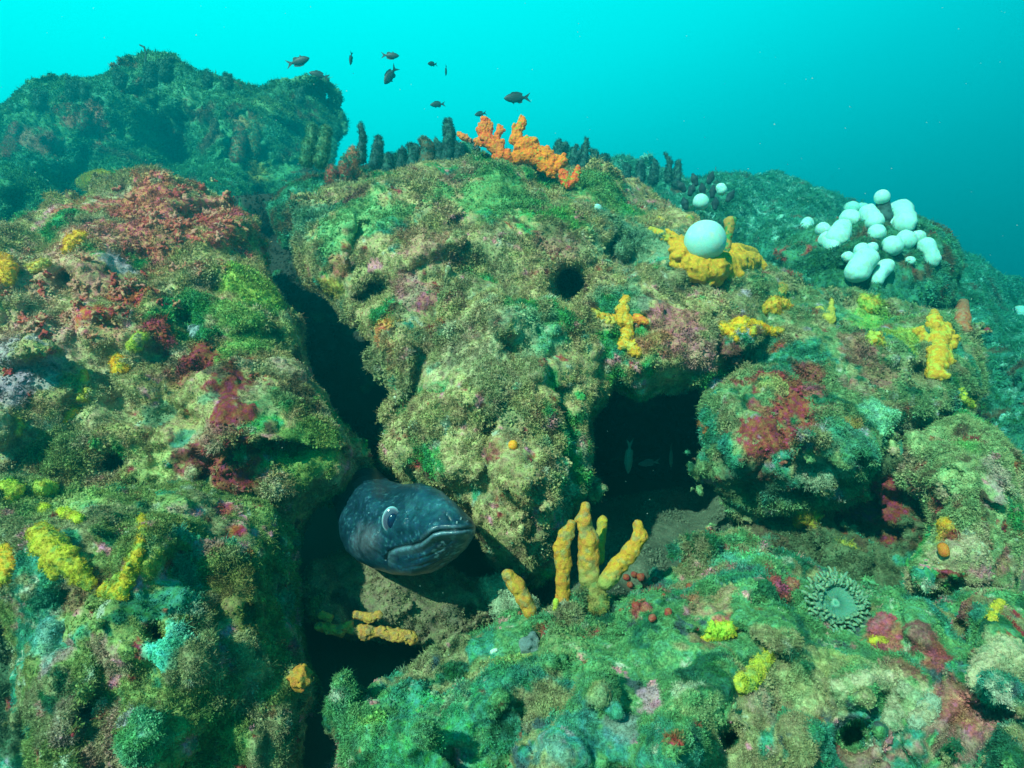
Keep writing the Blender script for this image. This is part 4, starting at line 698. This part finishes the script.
C = mixc(C, (nf-.34)*1.5*(v < 560)+0*u, (.05, .13, .16))*(1+.6*nz+.3*nf)[:, None]
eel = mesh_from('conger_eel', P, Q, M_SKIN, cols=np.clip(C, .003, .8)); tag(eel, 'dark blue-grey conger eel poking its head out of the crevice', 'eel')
te = BVHTree.FromPolygons(P.tolist(), Q.tolist())
def eye_shape(name, parent, c, rx, ry, dep, col, mat, push=0, u_=391, v_=520):
    h, _n = hit(u_, v_, [te]); s = proj(np.array(h))[2]/F; nn = (Vector((.16, -1, .10))).normalized()
    a1 = nn.cross(Vector((0, 0, 1))).normalized(); a2 = a1.cross(nn); V = []; n_ = 28; rings = 9
    rot = math.radians(8); b1 = a1*math.cos(rot)+a2*math.sin(rot); b2 = a2*math.cos(rot)-a1*math.sin(rot)
    ctr = h+nn*push*s; cols = []
    for i in range(rings+1):
        p_ = i/rings*math.pi*.62
        for j in range(n_):
            a = j/n_*2*math.pi; V.append(ctr+(b1*math.cos(a)*rx+b2*math.sin(a)*ry)*s*math.sin(p_)/math.sin(math.pi*.5)+nn*(math.cos(p_))*dep*s)
            cols.append(col(i/rings, a))
    fs = [(i*n_+j, i*n_+(j+1) % n_, (i+1)*n_+(j+1) % n_, (i+1)*n_+j) for i in range(rings) for j in range(n_)]
    return mesh_from(name, V, None, mat, parent=parent, faces=fs, cols=np.array(cols))
M_EYE = surf_mat('eye_gloss', rough=.12, bump=0, jitter=.05, spec=.6)
def iris(t, a):
    if t > .80: return (.05, .16, .20)
    if t > .66: return (.26, .48, .52)+()
    return (.20, .20, .25) if t > .5 else (.06, .07, .11)
ey = eye_shape('eye', eel, None, 9.2, 13.4, 5.0, iris, M_EYE, push=-2.6)
eye_shape('pupil', ey, None, 5.2, 7.8, 3.4, lambda t, a: (.005, .016, .05), M_EYE, push=.1, u_=392.5, v_=521)
for (a, b, r) in ((461, 519, 2.0), (457, 523, 1.4), (467, 522, 1.3)):
    h, n_ = hit(a, b, [te]); s = mpp(h); blob('nostril', [(h-n_*s*1, h+n_*s*1.2, r*s, r*s*.7)], M_SKIN, (.03, .05, .06), (.2, .26, .28), vox=.0006, amp=.1, parent=eel)
for (a, b) in ((407, 512), (369, 513), (447, 515), (440, 519), (430, 524)):
    h, n_ = hit(a, b, [te]); s = mpp(h); blob('skin_pore', [(h, h+n_*s*.3, .9*s, .7*s)], M_SKIN, (.14, .24, .27), None, vox=.0006, amp=0, parent=eel)
# ------------------------------------------------------------------ fish
def fish(u, v, d, L, ang, yaw, c, label, group, slim=1.0, name='damselfish'):
    """side-on fish: body lofted from ellipses, forked tail, dorsal and belly fins"""
    root = bpy.data.objects.new(name, None); COL.objects.link(root); root.location = pt(u, v, d)
    root.rotation_euler = (0, math.radians(-ang), math.radians(yaw)); tag(root, label, 'fish', group)
    L *= 1.15
    prof = [(-.5, .012), (-.47, .05), (-.40, .105), (-.28, .165), (-.12, .20), (.05, .19), (.2, .135), (.30, .07), (.36, .045)]
    V = []; n_ = 12
    for x, h in prof:
        for j in range(n_):
            a = j/n_*6.283; V.append((x*L, math.cos(a)*h*.42*L, math.sin(a)*h*slim*L*(1.0 if math.sin(a) > 0 else .92)))
    fs = [(i*n_+j, i*n_+(j+1) % n_, (i+1)*n_+(j+1) % n_, (i+1)*n_+j) for i in range(len(prof)-1) for j in range(n_)]+[tuple(range(n_))[::-1]]
    cc = lambda n: np.tile(np.array(c), (n, 1))
    mesh_from('body', V, None, M_FISH, parent=root, faces=fs, cols=cc(len(V)))
    def fin(nm, pts, th=.006):
        m = len(pts); V = [(x*L, s*th*L, z*L) for s in (-1, 1) for x, z in pts]
        f_ = [tuple(range(m)), tuple(range(2*m-1, m-1, -1))]+[(i, i+m, (i+1) % m+m, (i+1) % m) for i in range(m)]
        mesh_from(nm, V, None, M_FISH, parent=root, faces=f_, cols=cc(len(V)), smooth=False)
    s = slim
    fin('tail_fin', [(.33, .045*s), (.44, .10*s), (.62, .20*s), (.50, .03*s), (.48, 0), (.50, -.03*s), (.62, -.20*s), (.44, -.10*s), (.33, -.045*s)])
    fin('dorsal_fin', [(-.25, .15*s), (-.15, .235*s), (.05, .245*s), (.22, .20*s), (.30, .15*s), (.24, .09*s), (0, .17*s)])
    fin('anal_fin', [(.02, -.16*s), (.12, -.22*s), (.24, -.19*s), (.27, -.08*s), (.18, -.12*s)])
    fin('pelvic_fin', [(-.2, -.15*s), (-.10, -.25*s), (-.08, -.16*s)])
    for sd_ in (-1, 1):
        e = Vector((-.37*L, sd_*.035*L, .03*L)); r = .022*L
        V = [e+Vector((math.cos(a)*r, sd_*.012*L, math.sin(a)*r)) for a in [k*.7854 for k in range(8)]]+[e+Vector((0, sd_*.02*L, 0))]
        mesh_from('eye', V, None, M_FISH, parent=root, faces=[(k, (k+1) % 8, 8) for k in range(8)], cols=np.tile([.005, .01, .01], (9, 1)))
DF = (.02, .035, .035)
G1 = 'small dark damselfish in open water'
for a in [(299, 61, 3.2, .10, 195, 0, 'dark fish nearest the back boulder, heading down to the right'), (351, 59, 4.2, .075, 80, 55, 'tiny upright fish between the boulder fish and the tall group'), (391, 55.5, 3.9, .09, 178, 0, 'small level fish directly above the diving one'), (390, 76, 3.3, .10, 55, 35, 'diving fish with its forked tail pointing up to the right'),
          (432, 64, 5.0, .075, 10, 40, 'very small fish left of the thin upright one'), (446, 71, 5.0, .07, 85, 70, 'thin upright fish right of the very small one'), (516, 98, 3.0, .105, 5, 10, 'largest dark fish, above the orange sponge, heading left'), (437, 104.5, 5.0, .10, 8, 15, 'faint fish low above the dark fingers'),
          (318, 75, 5.6, .14, -12, 10, 'faint fish just off the back boulder\'s right corner'), (480, 114, 6.0, .10, 15, 20, 'barely visible fish left above the orange sponge')]:
    fish(*a[:6], DF, a[6], G1, slim=1.0 if a[5] < 50 else .8)
fish(719, 275, 1.75, .085, 78, 60, (.012, .03, .025), 'slim dark fish hanging head up in front of the yellow sponge', None, slim=.8, name='wrasse')
G2 = 'pale fish inside the cave'
CF = (.08, .20, .16)
fish(629, 458, 1.75, .08, 88, 35, CF, 'pale upright fish at the left in the cave', G2, slim=.8, name='cave_fish')
fish(671, 457, 1.9, .06, 96, 60, CF, 'pale upright fish at the right in the cave', G2, slim=.8, name='cave_fish')
fish(648, 463, 2.0, .06, 5, 10, (.10, .2, .2), 'dim level fish between the two pale cave fish', G2, slim=.8, name='cave_fish')
print('things', round(time.time()-T0, 1))

import bmesh as _b
V = []; Fs = []
for k in range(420):
    z = random.uniform(.5, 3.2); p = pt(random.uniform(-60, 1084), random.uniform(-40, 760)**1.0, z); r = random.uniform(.22, .62)*z/F*(1.0 if random.random() < .93 else 1.7)
    q0 = [Vector((random.gauss(0, 1), random.gauss(0, 1), random.gauss(0, 1))).normalized()*r for _ in range(4)]; i = len(V)
    V += [p+x for x in (Vector((0, 0, r)), Vector((r, 0, -r*.5)), Vector((-r*.6, r*.8, -r*.4)), Vector((-r*.6, -r*.8, -r*.5)))]; Fs += [(i, i+1, i+2), (i, i+2, i+3), (i, i+3, i+1), (i+1, i+3, i+2)]
o = mesh_from('floating_particles', V, None, M_SAND, faces=Fs, cols=np.tile([.4, .45, .4], (len(V), 1)), smooth=False); tag(o, kind='stuff')

# ------------------------------------------------------------------ turf: hair-fine weed and little crusts on every rock
def proto(name, P, faces, mat):
    me = bpy.data.meshes.new(name); me.from_pydata(P, [], faces); me.materials.append(mat); me.update()
    return bpy.data.objects.new(name, me)
def tuft_proto(seed, blades, h, w, spread, segs=2):
    r = random.Random(seed); P = []; Fc = []
    for b in range(blades):
        a = r.uniform(0, 6.283); lean = r.uniform(.1, spread); hh = h*r.uniform(.5, 1.1); bx, by = r.uniform(-.3, .3), r.uniform(-.3, .3)
        ta = r.uniform(0, 6.283); base = len(P); curl = r.uniform(.3, 1.2)
        for s in range(segs+1):
            t = s/segs; rr = lean*hh*t**(1+curl); ww = w*(1-.75*t)
            x = bx+math.cos(a)*rr; y = by+math.sin(a)*rr; z = hh*t*(1-.25*t*lean)-.05
            P += [(x+math.cos(ta)*ww, y+math.sin(ta)*ww, z), (x-math.cos(ta)*ww, y-math.sin(ta)*ww, z)]
        for s in range(segs): i = base+2*s; Fc.append((i, i+1, i+3, i+2))
    return proto('tuft', P, Fc, M_TUFT)
def bush_proto(seed, n):
    r = random.Random(seed); P = []; Fc = []
    for k in range(n):
        v = Vector((r.gauss(0, 1), r.gauss(0, 1), r.gauss(0, .6)+.6)).normalized()*r.uniform(.25, .62); v.z = abs(v.z)
        s = r.uniform(.07, .15); q = Vector((r.gauss(0, 1), r.gauss(0, 1), r.gauss(0, 1))).normalized(); t = v.cross(q).normalized()*s; u2 = (v.normalized()*1.6+q*.6).normalized()*s*1.8
        i = len(P); P += [tuple(v-t*.5), tuple(v+t*.5), tuple(v+t*.5+u2), tuple(v-t*.6+u2*.8)]; Fc.append((i, i+1, i+2, i+3))
    return proto('bush', P, Fc, M_TUFT)
def nodule_proto(seed):
    import bmesh
    bm = bmesh.new(); bmesh.ops.create_icosphere(bm, subdivisions=1, radius=.4)
    r = random.Random(seed)
    for v in bm.verts: v.co *= r.uniform(.6, 1.25); v.co.z += .15
    me = bpy.data.meshes.new('nodule'); bm.to_mesh(me); bm.free(); me.materials.append(M_TUFT)
    return bpy.data.objects.new('nodule', me)
c_hair = bpy.data.collections.new('turf_hair'); c_bush = bpy.data.collections.new('turf_bush'); c_nod = bpy.data.collections.new('turf_nodule')
for k in range(4): c_hair.objects.link(tuft_proto(k, 11, 1.0, .045, .9))
for k in range(3): c_bush.objects.link(bush_proto(k+10, 34))
for k in range(3): c_nod.objects.link(nodule_proto(k+20))
def turf_nodes(name, layers):
    g = bpy.data.node_groups.new(name, 'GeometryNodeTree')
    g.interface.new_socket('Geometry', in_out='INPUT', socket_type='NodeSocketGeometry'); g.interface.new_socket('Geometry', in_out='OUTPUT', socket_type='NodeSocketGeometry')
    gi = nd(g, 'NodeGroupInput'); go = nd(g, 'NodeGroupOutput'); join = nd(g, 'GeometryNodeJoinGeometry'); L = g.links.new
    at = nd(g, 'GeometryNodeInputNamedAttribute', data_type='FLOAT'); at.inputs['Name'].default_value = 'turf'
    nr = nd(g, 'GeometryNodeInputNamedAttribute', data_type='FLOAT'); nr.inputs['Name'].default_value = 'near'
    hr = nd(g, 'GeometryNodeInputNamedAttribute', data_type='FLOAT'); hr.inputs['Name'].default_value = 'hair'
    for k, (coll, dens, size, power, invert, tilt) in enumerate(layers):
        n2 = nd(g, 'ShaderNodeMath', operation='POWER', inp={1: -power}); L(nr.outputs['Attribute'], n2.inputs[0])
        tf = at.outputs['Attribute']
        if invert:
            iv = nd(g, 'ShaderNodeMath', operation='SUBTRACT', inp={0: 1.25}); L(tf, iv.inputs[1]); tf = iv.outputs[0]
            gt = nd(g, 'ShaderNodeMath', operation='GREATER_THAN', inp={1: .02}); L(at.outputs['Attribute'], gt.inputs[0])
            mm = nd(g, 'ShaderNodeMath', operation='MULTIPLY'); L(tf, mm.inputs[0]); L(gt.outputs[0], mm.inputs[1]); tf = mm.outputs[0]
        m1 = nd(g, 'ShaderNodeMath', operation='MULTIPLY'); L(tf, m1.inputs[0]); L(n2.outputs[0], m1.inputs[1])
        m2 = nd(g, 'ShaderNodeMath', operation='MULTIPLY', inp={1: dens}); L(m1.outputs[0], m2.inputs[0])
        d = nd(g, 'GeometryNodeDistributePointsOnFaces'); L(gi.outputs[0], d.inputs['Mesh']); L(m2.outputs[0], d.inputs['Density']); d.inputs['Seed'].default_value = k*13+5
        ci = nd(g, 'GeometryNodeCollectionInfo'); ci.inputs['Collection'].default_value = coll; ci.inputs['Separate Children'].default_value = True; ci.inputs['Reset Children'].default_value = True
        ip = nd(g, 'GeometryNodeInstanceOnPoints'); L(d.outputs['Points'], ip.inputs['Points']); L(ci.outputs[0], ip.inputs['Instance']); ip.inputs['Pick Instance'].default_value = True
        rv = nd(g, 'FunctionNodeRandomValue', data_type='FLOAT_VECTOR'); rv.inputs[0].default_value = (-tilt, -tilt, 0); rv.inputs[1].default_value = (tilt, tilt, 6.283)
        rr = nd(g, 'FunctionNodeRotateRotation'); rr.rotation_space = 'LOCAL'; L(d.outputs['Rotation'], rr.inputs[0])
        e2r = nd(g, 'FunctionNodeEulerToRotation'); L(rv.outputs[0], e2r.inputs[0]); L(e2r.outputs[0], rr.inputs[1]); L(rr.outputs[0], ip.inputs['Rotation'])
        rs = nd(g, 'FunctionNodeRandomValue', data_type='FLOAT'); rs.inputs[2].default_value = size*.45; rs.inputs[3].default_value = size*1.35
        n3 = nd(g, 'ShaderNodeMath', operation='POWER', inp={1: power/2}); L(nr.outputs['Attribute'], n3.inputs[0])
        ms = nd(g, 'ShaderNodeMath', operation='MULTIPLY'); L(rs.outputs[1], ms.inputs[0]); L(n3.outputs[0], ms.inputs[1]); mh = nd(g, 'ShaderNodeMath', operation='MULTIPLY'); L(ms.outputs[0], mh.inputs[0]); L(hr.outputs['Attribute'], mh.inputs[1]); L(mh.outputs[0], ip.inputs['Scale'])
        L(ip.outputs[0], join.inputs[0])
    L(join.outputs[0], go.inputs[0])
    return g
G_TURF = turf_nodes('turf', [(c_hair, TURF_D*34000, .0080, 1.7, False, .5), (c_bush, TURF_D*22000, .0085, 1.7, False, .5), (c_nod, 16000, .0052, 1.7, True, .6)])
for r_ in ROCKS:
    t = bpy.data.objects.new('algae_turf', r_.data); COL.objects.link(t); t.parent = r_; t['kind'] = 'stuff'
    m = t.modifiers.new('turf', 'NODES'); m.node_group = G_TURF
G_FUZZ = turf_nodes('fuzz', [(c_hair, 60000, .0052, 1.6, False, .7), (c_bush, 30000, .0055, 1.6, False, .5)])
for r_ in FUZZ:
    t = bpy.data.objects.new('algae_turf', r_.data); COL.objects.link(t); t.parent = r_; t['kind'] = 'stuff'
    m = t.modifiers.new('turf', 'NODES'); m.node_group = G_FUZZ
print('turf', round(time.time()-T0, 1))
#@HAZE@
# ------------------------------------------------------------------ the water itself
import bmesh
bm = bmesh.new(); bmesh.ops.create_cube(bm, size=1)
me = bpy.data.meshes.new('haze'); bm.to_mesh(me); bm.free()
hz = bpy.data.objects.new('haze', me); COL.objects.link(hz); tag(hz, kind='stuff')
HX, HY0, HY1, HZ0, HZ1 = 9.0, -3.6, 11.0, -4.2, 1.15
hz.scale = (HX*2, HY1-HY0, HZ1-HZ0); hz.location = (0, (HY0+HY1)/2, (HZ0+HZ1)/2)
M_HAZE = bpy.data.materials.new('sea_water'); M_HAZE.use_nodes = True; t = M_HAZE.node_tree; t.nodes.clear()
mo = nd(t, 'ShaderNodeOutputMaterial'); pv = nd(t, 'ShaderNodeVolumePrincipled')
pv.inputs['Color'].default_value = (.002, .235, .27, 1); pv.inputs['Density'].default_value = HAZE_D; pv.inputs['Anisotropy'].default_value = .6
pv.inputs['Absorption Color'].default_value = (0, .74, .74, 1)
t.links.new(pv.outputs[0], mo.inputs['Volume']); me.materials.append(M_HAZE)
print('done', round(time.time()-T0, 1))
